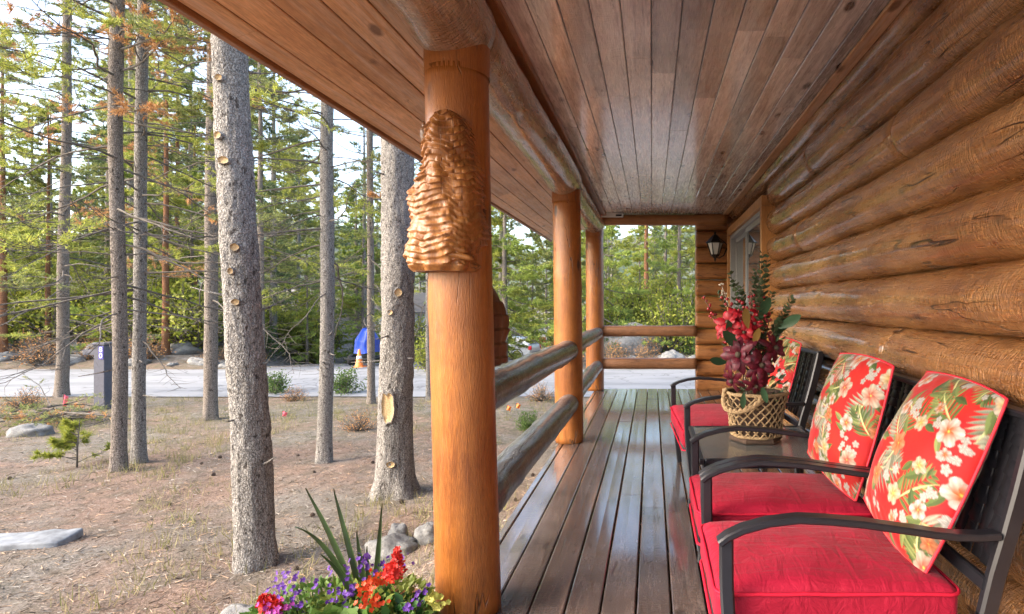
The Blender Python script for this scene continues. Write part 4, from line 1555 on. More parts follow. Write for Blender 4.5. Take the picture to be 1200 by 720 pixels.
def asphalt(name, a, b):
    m = NT(name)
    w = m.coord()
    n1 = m.noise(w, 1.2, 5, .6); n2 = m.noise(w, 90, 3, .7)
    col = m.mix(.5, m.ramp(n1, [(.3, a), (.7, b)]), m.ramp(n2, [(.3, a), (.7, b)]))
    dk = tuple(x * .45 for x in a)
    wv = m.n('ShaderNodeVectorMath', operation='ADD')
    nn = m.n('ShaderNodeTexNoise'); nn.inputs['Scale'].default_value = 1.5; m.l(w, nn.inputs['Vector']); m.l(w, wv.inputs[0]); m.l(nn.outputs['Color'], wv.inputs[1])
    ed = m.voronoi(wv.outputs[0], .55, 'DISTANCE_TO_EDGE')
    col = m.mix(m.math('MULTIPLY', m.ramp(ed, [(.004, 1), (.02, 0)]), .7), col, dk)
    col = m.mix(m.math('MULTIPLY', m.ramp(m.noise(m.coord((.25, 1, 1)), .8, 3), [(.52, 0), (.57, 1)]), .3), col, dk)
    return m.fin(col, .8, m.bump(n2, .3, .01), spec=.3)
road_mat = asphalt('pale_worn_road', (0.200, 0.203, 0.210), (0.265, 0.268, 0.275))
drive_mat = asphalt('grey_drive_asphalt', (0.110, 0.114, 0.125), (0.155, 0.161, 0.172))
mb = MB()
rx = np.linspace(-120, 90, 260); ry = np.linspace(14.25, 21.3, 14)
def redge(x, y):
    return y + (.12 * noise.noise(Vector((x * .8, y, 0))) if y in (ry[0], ry[-1]) else 0)
vs = [(x, redge(x, y), ground_z(x, y, False) + .022) for y in ry for x in rx]
nx = len(rx)
mb.add(vs, [(j * nx + i, j * nx + i + 1, (j + 1) * nx + i + 1, (j + 1) * nx + i) for j in range(len(ry) - 1) for i in range(nx - 1)])
o = obj('road', mb, road_mat); tag(o, kind='structure')
mb = MB()
dy = np.linspace(21.0, 43, 60); du = np.linspace(-2.3, 2.3, 10)
vs = [(drive_x(y) + u * (1 + .35 * sstep(24, 21, y)), y, ground_z(drive_x(y) + u, y, False) + .018) for y in dy for u in du]
mb.add(vs, [(j * 10 + i, j * 10 + i + 1, (j + 1) * 10 + i + 1, (j + 1) * 10 + i) for j in range(59) for i in range(9)])
o = obj('driveway', mb, drive_mat); tag(o, kind='structure')

# ------------------------------------------------------------------ hills
def hill_mat():
    m = NT('wooded_hill')
    w = m.coord()
    n = m.voronoi(w, .16, 'F1'); n2 = m.noise(w, .02, 5)
    col = m.mix(.55, m.ramp(n, [(.1, (.10, .13, .085)), (.6, (.045, .062, .045))]), m.ramp(n2, [(.4, (.07, .095, .06)), (.62, (.19, .19, .165))]))
    return m.fin(col, .95, m.bump(n, .8, 1.0), spec=.05)
mb = MB()
def hill(u, v):
    x = lerp(-620, 520, u); y = lerp(300, 640, v)
    h = 96 * sstep(0, .75, v) * (.72 + .30 * noise.noise(Vector((x * .0042, 3, 0))) + .16 * noise.noise(Vector((x * .013, 7, v)))) + 5 * noise.noise(Vector((x * .05, y * .05, 0)))
    return Vector((x, y, -6 + h))
mb.grid(hill, 150, 30)
o = obj('hills', mb, hill_mat()); tag(o, kind='structure')

# ------------------------------------------------------------------ foliage & bark materials
M['bark_grey'] = bark('grey_pine_bark', (0.400, 0.376, 0.344), (0.232, 0.212, 0.188), (0.052, 0.044, 0.038))
M['bark_brown'] = bark('brown_pine_bark', (.36, .31, .265), (.21, .175, .145), (.045, .036, .03))
M['bark_rust'] = bark('rust_pine_bark', (0.336, 0.176, 0.096), (0.224, 0.100, 0.048), (0.080, 0.036, 0.020), 1.0)
M['deadtwig'] = simple('grey_dead_twig', (.12, .105, .09), .9, var=.4, nscale=12, spec=.1)
M['needle'] = foliage('olive_pine_needles', [(0.097, 0.138, 0.046), (0.170, 0.211, 0.068), (0.244, 0.268, 0.089), (0.341, 0.324, 0.114)], .35)
M['needle_yel'] = foliage('yellow_green_needles', [(0.194, 0.244, 0.049), (0.324, 0.365, 0.073), (0.470, 0.454, 0.097)], .4)
M['needle_red'] = foliage('rusty_dead_needles', [(0.324, 0.154, 0.065), (0.486, 0.244, 0.097), (0.583, 0.341, 0.145)], .3)
M['needle_dark'] = foliage('dark_green_needles', [(0.065, 0.106, 0.049), (0.114, 0.162, 0.073), (0.162, 0.203, 0.089)], .35)
M['needle_bright'] = foliage('bright_green_needles', [(0.162, 0.244, 0.056), (0.276, 0.356, 0.082), (0.406, 0.454, 0.114)], .42)
M['leaf_bright'] = foliage('bright_shrub_leaf', [(0.165, 0.220, 0.033), (0.264, 0.297, 0.050), (0.363, 0.363, 0.066)], .45)
M['leaf_green'] = foliage('green_shrub_leaf', [(0.055, 0.110, 0.028), (0.099, 0.165, 0.039), (0.143, 0.209, 0.055)], .4)
M['heart'] = simple('fresh_cut_wood', (.40, .27, .13), .8, var=.4, nscale=60)

# ------------------------------------------------------------------ pines
def rdir(R, n, d, spread):
    v = R.normal(size=(n, 3)) * spread + d
    return v / (np.linalg.norm(v, axis=1, keepdims=True) + 1e-9)


def branch(mb, R, p, az, L, rise, r0, twigs, tufts, blades, bl, bw, wi, ni, start=.35, droop=.25, curl=.35, dead=0.0, seg=5):
    """one limb with side twigs carrying needle tufts; wi/ni = material index of wood / needles"""
    d0 = Vector((math.cos(az), math.sin(az), rise))
    pts = []
    n = 9
    q = p.copy(); d = d0.normalized()
    step = L / n
    for i in range(n + 1):
        pts.append(q.copy())
        t = i / n
        d = (d + Vector((R.normal() * .16, R.normal() * .16, R.normal() * .10 - droop * (.5 - t) * .35 + curl * max(0, t - .5) * .5))).normalized()
        q = q + d * step
    mb.tube(pts, [lerp(r0, r0 * .22, i / n) for i in range(n + 1)], seg, wi, cap=False)
    P, D = [], []
    for k in range(twigs):
        t = start + (1 - start) * (k + R.random_sample()) / twigs
        i = min(n - 1, int(t * n)); f = t * n - i
        b = pts[i].lerp(pts[i + 1], f)
        td = (pts[i + 1] - pts[i]).normalized()
        side = td.cross(Vector((0, 0, 1))).normalized() * (1 if k % 2 else -1)
        dd = (td * R.uniform(.3, .9) + side * R.uniform(.3, 1.0) + Vector((0, 0, R.uniform(-.25, .45)))).normalized()
        tl = L * R.uniform(.12, .30) * (1.25 - .5 * t)
        e1 = b + dd * tl * .5 + Vector((0, 0, R.uniform(-.02, .02)))
        e = e1 + (dd + Vector((R.normal() * .3, R.normal() * .3, R.uniform(-.1, .5)))).normalized() * tl * .5
        mb.tube([b, e1, e], [r0 * .28, r0 * .2, r0 * .1], 3, wi, cap=False)
        if R.random_sample() < dead: continue
        for j in range(tufts):
            s = 1 - .75 * j / max(1, tufts)
            pp = b.lerp(e, s) if j else e
            P.append(pp); D.append((e - e1).normalized())
    if R.random_sample() >= dead:
        P.append(pts[-1]); D.append((pts[-1] - pts[-2]).normalized())
    if P:
        P = np.array([tuple(x) for x in P]); D = np.array([tuple(x) for x in D])
        P = np.repeat(P, blades, 0); D = np.repeat(D, blades, 0)
        v = R.normal(size=D.shape) * .62 + D * .75
        v /= np.linalg.norm(v, axis=1, keepdims=True)
        m = len(P)
        mb.tri_blades(P + R.normal(size=P.shape) * bl * .12, v, bl * R.uniform(.7, 1.15, m), bw * R.uniform(.7, 1.2, m), ni)


def trunk_mesh(mb, H, r0, r1, lean=(0, 0), flare=1.25, seg=20, sd=0.0, n=40, bumps=.05):
    vs, fs = [], []
    hs = [-.35, -.05, .0, .05, .12, .22, .4] + list(np.linspace(.7, H, n))
    for z in hs:
        t = max(0, z) / H
        r = lerp(r0, r1, t ** .9)
        fl = 1 + (flare - 1) * math.exp(-max(0, z) / .22)
        cx = lean[0] * z + .03 * noise.noise(Vector((z * .35, sd, 0))) * min(1, z)
        cy = lean[1] * z + .03 * noise.noise(Vector((z * .35, sd, 5))) * min(1, z)
        for k in range(seg):
            a = 2 * math.pi * k / seg
            q = r * (1 + (fl - 1) * (1 + .55 * math.sin(a * 4 + sd) * math.exp(-max(0, z) / .3))) * (1 + bumps * noise.noise(Vector((math.cos(a) * 1.5 + sd, math.sin(a) * 1.5, z * 1.8))) + bumps * .5 * noise.noise(Vector((math.cos(a) * 4 + sd, math.sin(a) * 4, z * 6))))
            vs.append((cx + q * math.cos(a), cy + q * math.sin(a), z))
    for i in range(len(hs) - 1):
        for k in range(seg):
            k2 = (k + 1) % seg
            fs.append((i * seg + k, i * seg + k2, (i + 1) * seg + k2, (i + 1) * seg + k))
    fs.append(tuple((len(hs) - 1) * seg + k for k in range(seg)))
    mb.add(vs, fs)


def trunk_centre(z, lean, sd):
    return Vector((lean[0] * z + .03 * noise.noise(Vector((z * .35, sd, 0))) * min(1, z), lean[1] * z + .03 * noise.noise(Vector((z * .35, sd, 5))) * min(1, z), z))


def near_pine(label, px, py, r0, rtop, H, lean, barkm, crown, sd, nb=40, z0=2.0, Lmax=1.9, red=.12, bare=.25, scars=(), flare=1.25, bl=.078, blades=13, group='pine trees between the porch and the road', side_bias=None):
    g = G(px, py)
    base = Vector((g.x * (g.y + r0) / g.y, g.y + r0, 0)); base.z = ground_z(base.x, base.y)
    t = thing('pine_tree', label, 'pine tree', base, 0, group)
    mb = MB()
    close = base.y < 7
    trunk_mesh(mb, H, r0, rtop, lean, flare, 64 if close else 28, sd, 260 if close else 80, .07)
    if close:      # flaky plates
        out = []
        for (x, y, z) in mb.v:
            c = trunk_centre(z, lean, sd)
            d = Vector((x, y, z)) - c; d.z = 0
            an = math.atan2(d.y, d.x)
            f = noise.cell(Vector((an * 5.5 + .5 * noise.noise(Vector((an, z * 8, 1))), z * 13 + noise.noise(Vector((an * 3, z * 5, 2))), sd)))
            d *= 1 + .042 * f + .018 * noise.noise(Vector((math.cos(an) * 9, math.sin(an) * 9, z * 16)))
            out.append((c.x + d.x, c.y + d.y, z))
        mb.v = out
    RS = random.Random(int(sd * 100))
    for k in range(14):       # broken dead stubs
        z = RS.uniform(.8, 5.5)
        az = RS.uniform(0, 6.28)
        c = trunk_centre(z, lean, sd); r = lerp(r0, rtop, z / H)
        d = Vector((math.cos(az), math.sin(az), RS.uniform(-.2, .5)))
        L = RS.uniform(.03, .12) if RS.random() < .7 else RS.uniform(.15, .4)
        p0 = c + Vector((math.cos(az), math.sin(az), 0)) * r * .9
        mb.tube([p0, p0 + d * (L * .5), p0 + d * L + Vector((0, 0, .01))], [.010, .007, .003], 6)
    tr = obj('trunk', mb, M[barkm], t)
    R = np.random.RandomState(int(sd * 10) + 3)
    mb = MB()
    for k in range(nb):
        s = (k + R.random_sample()) / nb
        z = lerp(z0, H - .2, s ** .9)
        az = R.uniform(0, 2 * math.pi)
        if side_bias is not None and R.random_sample() < .35: az = side_bias + R.normal() * .6
        r = lerp(r0, rtop, z / H)
        c = trunk_centre(z, lean, sd)
        low = max(0, 1 - s * 2.2)
        L = Lmax * (.55 + .75 * R.random_sample()) * (1 - .75 * max(0, s - .45) / .55)
        isdead = R.random_sample() < bare * low * 2.2
        ni = 1
        u = R.random_sample()
        if u < red: ni = 3
        elif u < .38 + red: ni = 2
        branch(mb, R, c + Vector((math.cos(az), math.sin(az), 0)) * r * .8, az, L, lerp(-.10, .5, s) + R.normal() * .12, (.005 + .0045 * L), int(9 + L * 6), 5, blades, bl, bl * .13, 0, ni, start=.25 if s > .3 else .4, droop=.5, dead=1.0 if isdead else .12 + .35 * low)
    obj('crown', mb, [M['deadtwig'], M[crown], M['needle_yel'], M['needle_red']], t, smooth=False)
    # pruned-branch scars: (px, py, width px, height px)
    for (sx, sy, wp, hp) in scars:
        D = base.y - r0 * .8
        p = W(sx, sy, D)
        zz = p.z - base.z
        c = trunk_centre(zz, lean, sd) + base
        rr = lerp(r0, rtop, max(0, zz / H)) * (1 + (flare - 1) * math.exp(-max(0, zz) / .22) * .5)
        dx = max(-.9 * rr, min(.9 * rr, p.x - c.x))
        an = math.asin(dx / rr)
        nrm = Vector((math.sin(an), -math.cos(an), 0))
        tx = Vector((math.cos(an), math.sin(an), 0))
        a, b = wp * D / F / 2, hp * D / F / 2
        o0 = Vector((c.x, c.y, p.z)) + nrm * (rr * .975) - base
        mb = MB()
        ring = 28
        rows = []
        for (k, hgt) in ((1.3, -.02), (1.18, .018), (1.02, .020), (.95, .010), (.45, .006)):
            for q in range(ring):
                th = 2 * math.pi * q / ring
                w_ = (1 + (.16 if hp < 20 else .30) * noise.noise(Vector((math.cos(th) * 2.4, math.sin(th) * 2.4, sx)))) * ((abs(math.cos(th)) ** 3 + abs(math.sin(th)) ** 3) ** (-1 / 3) if hp > 20 else 1)
                rows.append(o0 + tx * (a * k * w_ * math.cos(th)) + Vector((0, 0, b * k * w_ * math.sin(th))) + nrm * (hgt + (.010 if close else 0) - .004 * abs(math.cos(th)) * k))
        fs, mi = [], []
        for i in range(4):
            for q in range(ring):
                q2 = (q + 1) % ring
                mb.f.append((i * ring + q, i * ring + q2, (i + 1) * ring + q2, (i + 1) * ring + q)); mb.m.append(0 if i < 2 else 1)
        mb.f.append(tuple(4 * ring + q for q in range(ring))); mb.m.append(1)
        mb.v.extend([tuple(v) for v in rows])
        obj('branch_scar', mb, [M[barkm], M['heart']], tr)
    return t

near_pine('stout grey pine trunk nearest the porch, with a row of pale pruned knots', 300, 672, .140, .095, 9.5, (-.050, .0), 'bark_grey', 'needle', 1.7, nb=26, z0=5.0, Lmax=2.0, scars=((260, 93, 8, 7), (259, 160, 9, 8), (265, 189, 12, 8), (276, 290, 9, 8), (278, 354, 8, 7), (273, 318, 6, 7)), flare=1.16)
near_pine('wide grey pine trunk with a peeled tan patch, standing left of the carved post', 463, 586, .178, .152, 12, (.012, .0), 'bark_grey', 'needle', 4.3, nb=30, z0=5.4, Lmax=2.2, scars=((457, 478, 13, 34), (460, 543, 9, 7), (467, 343, 8, 9), (459, 366, 6, 6), (477, 285, 5, 5)), flare=1.42)
near_pine('slim brown-grey pine, left one of two growing close together', 139, 553, .078, .066, 12, (-.003, .0), 'bark_brown', 'needle', 2.9, nb=92, z0=1.7, Lmax=1.8, red=.15, bare=.5)
near_pine('slim grey pine, right one of two growing close together', 163, 545, .076, .054, 12, (.006, .004), 'bark_grey', 'needle', 6.2, nb=92, z0=1.6, Lmax=1.8, red=.25, bare=.5, side_bias=0.0)
near_pine('slender straight pine by the road, seen just left of the stout knotted trunk', 247, 493, .115, .085, 13, (-.004, .01), 'bark_brown', 'needle', 8.4, nb=80, z0=2.0, Lmax=2.0, red=.1, bare=.4)
near_pine('slender pale grey pine between the two stout trunks', 380, 544, .090, .062, 11.5, (.012, .0), 'bark_grey', 'needle', 3.6, nb=84, z0=2.2, Lmax=1.7, red=.06, bare=.5, side_bias=3.0)
near_pine('roadside pine at the left standing over the brush pile, crown flecked with rusty needles', 72, 466, .128, .065, 14, (.016, .0), 'bark_brown', 'needle', 5.5, nb=110, z0=1.4, Lmax=2.6, red=.28, bare=.4, bl=.10, blades=8)
near_pine('thin dark pine in front of the blue tarp', 435, 474, .082, .055, 11, (-.006, .0), 'bark_brown', 'needle', 7.1, nb=66, z0=2.0, Lmax=1.7, red=.05, bare=.4, bl=.10, blades=7)
near_pine('thin pine glimpsed in the gap between the peeled trunk and the carved post', 503, 470, .07, .05, 10, (-.004, .0), 'bark_grey', 'needle', 9.9, nb=40, z0=1.6, Lmax=1.6, red=.05, bare=.5, bl=.10, blades=7)

# rust-barked trees over the road, and forest behind
def proto_pine(name, label, H, r0, barkm, mats, nb, z0, Lmax, twigs, blades, bl, bw, sd, shape=1.0, group='forest pines beyond the road'):
    t = thing(name, label, 'pine tree', (0, 0, 0), 0, group)
    mb = MB(); trunk_mesh(mb, H, r0, .03, (0.002, .003), 1.25, 10, sd, 18)
    obj('trunk', mb, M[barkm], t)
    R = np.random.RandomState(int(sd * 7) + 1)
    mb = MB()
    for k in range(nb):
        s = (k + R.random_sample()) / nb
        z = lerp(z0, H - .1, s)
        az = R.uniform(0, 2 * math.pi)
        c = trunk_centre(z, (.002, .003), sd)
        L = Lmax * (.6 + .6 * R.random_sample()) * (1 - .85 * s ** shape) + .15
        if R.random_sample() < .12: continue
        branch(mb, R, c, az, L, lerp(-.25, .5, s) + R.normal() * .15, .012 + .006 * L, twigs, 3, blades, bl, bw, 0, 1 + int(R.random_sample() < .35) , start=.2, droop=.4, dead=.1, seg=3)
    obj('crown', mb, [M['deadtwig'], M[mats[0]], M[mats[1]]], t, smooth=False)
    return t
protos = [
    proto_pine('pine_tree', 'olive green forest pine with a dense crown beyond the road', 15, .16, 'bark_grey', ('needle', 'needle_yel'), 80, 2.2, 2.3, 13, 13, .17, .028, 1.1, .9),
    proto_pine('pine_tree', 'tall dark green forest pine with a narrow crown beyond the road', 17, .17, 'bark_brown', ('needle_dark', 'needle'), 84, 2.6, 1.9, 13, 13, .17, .028, 2.1, 1.2),
    proto_pine('pine_tree', 'bushy yellow-green young pine branching to the ground beyond the road', 9, .12, 'bark_brown', ('needle_bright', 'needle_yel'), 72, .6, 2.3, 13, 14, .16, .030, 3.1, .8),
    proto_pine('pine_tree', 'rust-trunked pine with a high thin crown beyond the road', 14, .15, 'bark_rust', ('needle_yel', 'needle'), 56, 4.2, 1.9, 12, 13, .17, .028, 4.1, 1.0),
    proto_pine('pine_tree', 'mostly bare grey pine with sparse green tips beyond the road', 13, .13, 'bark_grey', ('needle_dark', 'needle'), 60, 1.8, 1.8, 7, 3, .20, .04, 5.1, .8),
]
used = [False] * 5
spots = []
def put_pine(kind, x, y, s, label=None):
    z = ground_z(x, y) - .05
    rz = rnd.uniform(0, 6.28)
    sc = (s * rnd.uniform(.92, 1.1), s * rnd.uniform(.92, 1.1), s)
    if not used[kind]:
        o = protos[kind]
        o.location = (x, y, z); o.rotation_euler = (0, 0, rz); o.scale = sc
        if label: o['label'] = label
        used[kind] = True
    else:
        o = dup(protos[kind], (x, y, z), rz, sc, label)
    spots.append((x, y))
    return o
deflabel = [p['label'] for p in protos]
# trees that can be pointed at
put_pine(3, *W(4, 0, 23.5).xy, .95, 'rust-red pine trunk at the far left edge, across the road')
put_pine(3, *W(56, 0, 24.5).xy, .75, 'short rust-red trunk across the road, just left of the roadside pine')
put_pine(3, *W(194, 0, 24.0).xy, 1.0, 'rust-red trunk across the road, just right of the close pair of pines')
put_pine(2, *W(796, 0, 27.5).xy, 1.10, 'yellow-green pine with an orange trunk framed by the far end of the porch')
put_pine(1, *W(306, 0, 23.5).xy, .95, 'dark leafy pine just behind the stout knotted trunk, across the road')
put_pine(0, *W(588, 0, 29).xy, 1.05, 'grey forest pine rising beside the carved post, behind the silver car')
put_pine(2, *W(225, 0, 27).xy, .85, 'bright bushy pine across the road, left of the stout knotted trunk')
put_pine(2, *W(425, 0, 31).xy, .8, 'bright bushy pine behind the blue tarp')
put_pine(2, *W(360, 0, 28.5).xy, .62, 'small bright bushy pine beside the driveway')
put_pine(2, *W(640, 0, 41).xy, .95, 'bright bushy pine behind the silver car')
for i, d in enumerate(deflabel):
    protos[i]['label'] = protos[i]['label'] if used[i] else d
tries = 0
def clear(x, y):
    if y < 23 or (abs(x - drive_x(y)) < 3.3 and y < 46): return False
    if 32 < y < 41 and -13.5 < x < -5.5: return False
    if 38 < y < 50 and -22 < x < -13: return False          # pale garage
    px = VPX + x * F / y
    if y < 38 and 600 < px < 650: return False
    if y < 33 and 700 < px < 830: return False
    if y < 36 and 430 < px < 520: return False
    return all((x - a) ** 2 + (y - b) ** 2 > (1.5 + y * .012) ** 2 for a, b in spots)
count = 0
while count < 232 and tries < 12000:
    tries += 1
    y = 23.5 + 62 * rnd.random() ** 1.25
    pxr = rnd.uniform(-330, 1000)
    x = (pxr - VPX) * y / F
    if pxr > 830 and rnd.random() < .6: continue
    if not clear(x, y): continue
    # open patch of sky at the upper left
    k = rnd.choices((0, 1, 2, 3, 4), (3.0, 1.5, 4.2, .5, 1.6))[0]
    s = rnd.uniform(.85, 1.3)
    if pxr < 60: s *= .8
    if 340 < pxr < 400: s *= .8
    put_pine(k, x, y, s, deflabel[k])
    count += 1

# ------------------------------------------------------------------ shrubs beyond the road
def proto_shrub(label, H, Wd, n, leafs, L, sd, twig=True, name='shrub', group='shrubs on the far side of the road'):
    t = thing(name, label, 'shrub', (0, 0, 0), 0, group)
    R = np.random.RandomState(sd)
    mb = MB(); P, D = [], []
    for k in range(n):
        az = R.uniform(0, 6.28); el = R.uniform(.25, 1.4)
        d = Vector((math.cos(az) * math.cos(el), math.sin(az) * math.cos(el), math.sin(el)))
        top = Vector((d.x * Wd, d.y * Wd, d.z * H)) * R.uniform(.65, 1.05)
        m = top * .5 + Vector((R.normal() * .1, R.normal() * .1, R.normal() * .1)) * H
        mb.tube([Vector((R.normal() * .05, R.normal() * .05, -.05)), m, top], [.012 * H, .008 * H, .003 * H], 4, 0, cap=False)
        for q in range(leafs):
            s = R.uniform(.35, 1.05)
            p = m.lerp(top, (s - .5) * 2) if s > .5 else (m * (s * 2))
            P.append(tuple(p + Vector((R.normal(), R.normal(), R.normal())) * .07 * H)); D.append((R.normal(), R.normal(), R.normal() + .3))
    obj('stems', mb, M['deadtwig'], t)
    D = np.array(D); D /= np.linalg.norm(D, axis=1, keepdims=True)
    mb2 = MB(); mm = len(P)
    mb2.leaf_quads(P, D, L * R.uniform(.6, 1.2, mm), L * .6 * R.uniform(.6, 1.2, mm), 0, sd)
    return t, mb2
shr = []
for (lab, H, Wd, n, lf, L, mt, sd) in (('bright yellow-green leafy shrub across the road', 1.9, 1.3, 60, 34, .12, 'leaf_bright', 1), ('dull green leafy shrub across the road', 1.3, 1.1, 55, 30, .11, 'leaf_green', 2), ('grey twiggy leafless shrub on the stony bank', 1.0, 1.0, 110, 5, .07, 'needle_red', 3)):
    t, mb2 = proto_shrub(lab, H, Wd, n, lf, L, sd)
    obj('leaves', mb2, M[mt], t, smooth=False)
    shr.append([t, lab, False])
def put_shrub(k, x, y, s, label=None):
    t, lab, u = shr[k]
    z = ground_z(x, y) - .03
    if not u:
        o = t; o.location = (x, y, z); o.scale = (s, s, s); shr[k][2] = True
    else:
        o = dup(t, (x, y, z), rnd.uniform(0, 6.28), s)
    o['label'] = label or lab
    return o
for (k, n) in ((0, 62), (1, 40), (2, 30)):
    c = 0
    while c < n:
        y = rnd.uniform(24.8, 35) if k != 2 else rnd.uniform(22.3, 27)
        pxr = rnd.uniform(-150, 900)
        x = (pxr - VPX) * y / F
        if abs(x - drive_x(y)) < 3.1 or (y < 37 and 545 < pxr < 650) or (y < 30 and 395 < pxr < 450): continue
        if k == 2 and 300 < pxr < 650: continue
        put_shrub(k, x, y, rnd.uniform(.6, 1.35) * (1.35 if k == 0 else 1)); c += 1
for (px, py, s, k) in ((320, 462, .5, 1), (405, 462, .55, 1), (420, 505, .42, 2), (345, 470, .4, 2), (30, 478, .5, 2), (505, 437, .8, 0), (620, 505, .3, 1), (635, 470, .5, 2)):
    p = G(px, py)
    o = put_shrub(k, p.x, p.y, s)
    o['group'] = 'small shrubs on the near verge'
    o['label'] = ('small dull green shrub on the near road verge', 'grey twiggy little shrub on the near road verge')[0 if k == 1 else 1] if k else 'bright shrub in the gap between the peeled trunk and the carved post'

# ------------------------------------------------------------------ sky, sun, camera
world = bpy.data.worlds.new('World'); scene.world = world
world.use_nodes = True
nt = world.node_tree
bg = nt.nodes['Background']
sky = nt.nodes.new('ShaderNodeTexSky'); sky.sky_type = 'NISHITA'; sky.sun_disc = False
SUN_EL, SUN_AZ = math.radians(34), math.atan2(-.88, -.40)
sky.sun_elevation = SUN_EL; sky.sun_rotation = SUN_AZ
sky.air_density = 1.0; sky.dust_density = 4.0; sky.ozone_density = 1.0
nt.links.new(sky.outputs[0], bg.inputs[0]); bg.inputs[1].default_value = .15
sl = bpy.data.lights.new('sun', 'SUN'); sl.energy = .8; sl.angle = math.radians(40); sl.color = (1, .97, .93)
so = bpy.data.objects.new('sun', sl); COL.objects.link(so)
sd = Vector((math.sin(SUN_AZ) * math.cos(SUN_EL), math.cos(SUN_AZ) * math.cos(SUN_EL), math.sin(SUN_EL)))
so.rotation_euler = sd.to_track_quat('Z', 'Y').to_euler()
cam = bpy.data.cameras.new('camera'); co = bpy.data.objects.new('camera', cam); COL.objects.link(co)
co.location = (0, 0, EYE); co.rotation_euler = (math.radians(90), 0, 0)
cam.sensor_width = 36; cam.lens = F / 1200 * 36
cam.shift_x = (600 - VPX) / 1200; cam.shift_y = (VPY - 360) / 1200
cam.clip_start = .05; cam.clip_end = 2000
scene.camera = co
vs_ = scene.view_settings
vs_.view_transform = 'Standard'; vs_.look = 'None'; vs_.exposure = 2.45; vs_.gamma = 1; vs_.use_curve_mapping = False
cy = scene.cycles
cy.use_denoising = True
cy.max_bounces = 7; cy.diffuse_bounces = 4; cy.glossy_bounces = 3; cy.transmission_bounces = 3
cy.sample_clamp_indirect = 8
# ------------------------------------------------------------------ things in the yard
def gpos(px, py):
    p = G(px, py)
    return Vector((p.x, p.y, ground_z(p.x, p.y)))
M['rock'] = None
def rock_mat():
    m = NT('lichen_grey_rock')
    w = m.coord()
    n = m.noise(w, 9, 6, .7); n2 = m.noise(w, 60, 4, .7)
    c = m.mix(.4, m.ramp(n, [(.35, (0.090, 0.086, 0.079)), (.55, (0.203, 0.199, 0.191)), (.7, (0.300, 0.300, 0.292))]), m.ramp(n2, [(.3, (0.075, 0.075, 0.068)), (.7, (0.315, 0.307, 0.292))]))
    return m.fin(c, .9, m.bump(m.math('ADD', n, n2), .6, .02), spec=.15)
M['rock'] = rock_mat()
def boulder(label, p, r, sc, sd, group=None, rz=0.0):
    mb = MB()
    mb.sphere((0, 0, r * sc[2] * .35), r, 26, 18, 0, sc, .34, sd)
    o = obj('boulder', mb, M['rock']); o.location = p; o.rotation_euler = (0, 0, rz)
    return tag(o, label, 'rock', group)
boulder('rounded pale boulder beside the flower planter, largest of the rocks by the deck', gpos(457, 652), .15, (1.35, .9, .75), 1)
boulder('upright grey rock just behind the rounded pale boulder', gpos(467, 634), .10, (.8, .7, 1.1), 2)
boulder('grey rock close to the left side of the carved post', gpos(503, 634), .12, (.9, .9, .9), 3)
boulder('low flat rock lying before the brush pile', gpos(34, 511), .26, (1.3, .8, .55), 4)
boulder('small rock at the bottom edge of the view, left of the flowers', gpos(285, 733), .13, (1.3, .9, .6), 14)
bp_ = boulder('pale boulder seen between the two rails at the far end of the porch', tuple(W(738, 405, 25)), 1.0, (1.3, 1.0, .95), 5)
bp_.location.z = ground_z(bp_.location.x, bp_.location.y) - .1
protoB = None
for k in range(84):
    y = rnd.uniform(22.4, 26.5)
    pxr = rnd.uniform(-140, 300) if k < 66 else rnd.uniform(680, 860)
    x = (pxr - VPX) * y / F
    z = ground_z(x, y) - .06
    s = rnd.uniform(.3, 1.0) ** 1.5
    if protoB is None:
        protoB = boulder('grey stone of the rocky bank across the road', (x, y, z), .55, (1.2, 1, .7), 9, 'stones of the rocky bank')
    else:
        c = protoB.copy(); COL.objects.link(c); c.location = (x, y, z); c.scale = (s * rnd.uniform(.8, 1.3), s, s * rnd.uniform(.7, 1.2)); c.rotation_euler = (rnd.uniform(-.3, .3), rnd.uniform(-.3, .3), rnd.uniform(0, 6.28))
# slab
p = gpos(20, 641)
mb = MB(); mb.rbox(1.25, .30, .07, .02, 14, 0, .0, Matrix.Rotation(math.radians(9), 4, 'Z'), .02, 3)
o = weld(obj('stepping_stone', mb, simple('pale_flagstone', (.17, .18, .19), .85, var=.4, nscale=11, bump=.3))); o.location = p + Vector((-.25, 0, .02))
tag(o, 'long flat pale flagstone lying in the pine litter at the left edge', 'flagstone')

# brush pile
p = gpos(62, 497)
t = thing('brush_pile', 'heap of cut pine branches with faded needles by the road', 'brush pile', p)
R = np.random.RandomState(44)
mb = MB()
for k in range(46):
    a = R.uniform(0, 6.28); rr = R.uniform(0, .75)
    q = Vector((rr * math.cos(a) * 1.5, rr * math.sin(a) * .7, R.uniform(.02, .38) * (1.1 - rr)))
    branch(mb, R, q, R.uniform(0, 6.28), R.uniform(.5, 1.3), R.uniform(-.15, .35), .012, 7, 3, 6, .08, .012, 0, 1 + int(R.random_sample() < .3), start=.3, droop=.4, dead=.3)
obj('branches', mb, [M['deadtwig'], M['needle'], M['needle_red']], t, smooth=False)
mb = MB()
for (x0, x1, z0_, z1_, yy) in ((.2, 1.7, .22, .06, -.1),):
    mb.tube([(x0, yy, z0_), ((x0 + x1) / 2, yy - .05, (z0_ + z1_) / 2 + .06), (x1, yy + .05, z1_)], [.022, .018, .010], 8)
    obj('pole', mb, M['deadtwig'], t); mb = MB()
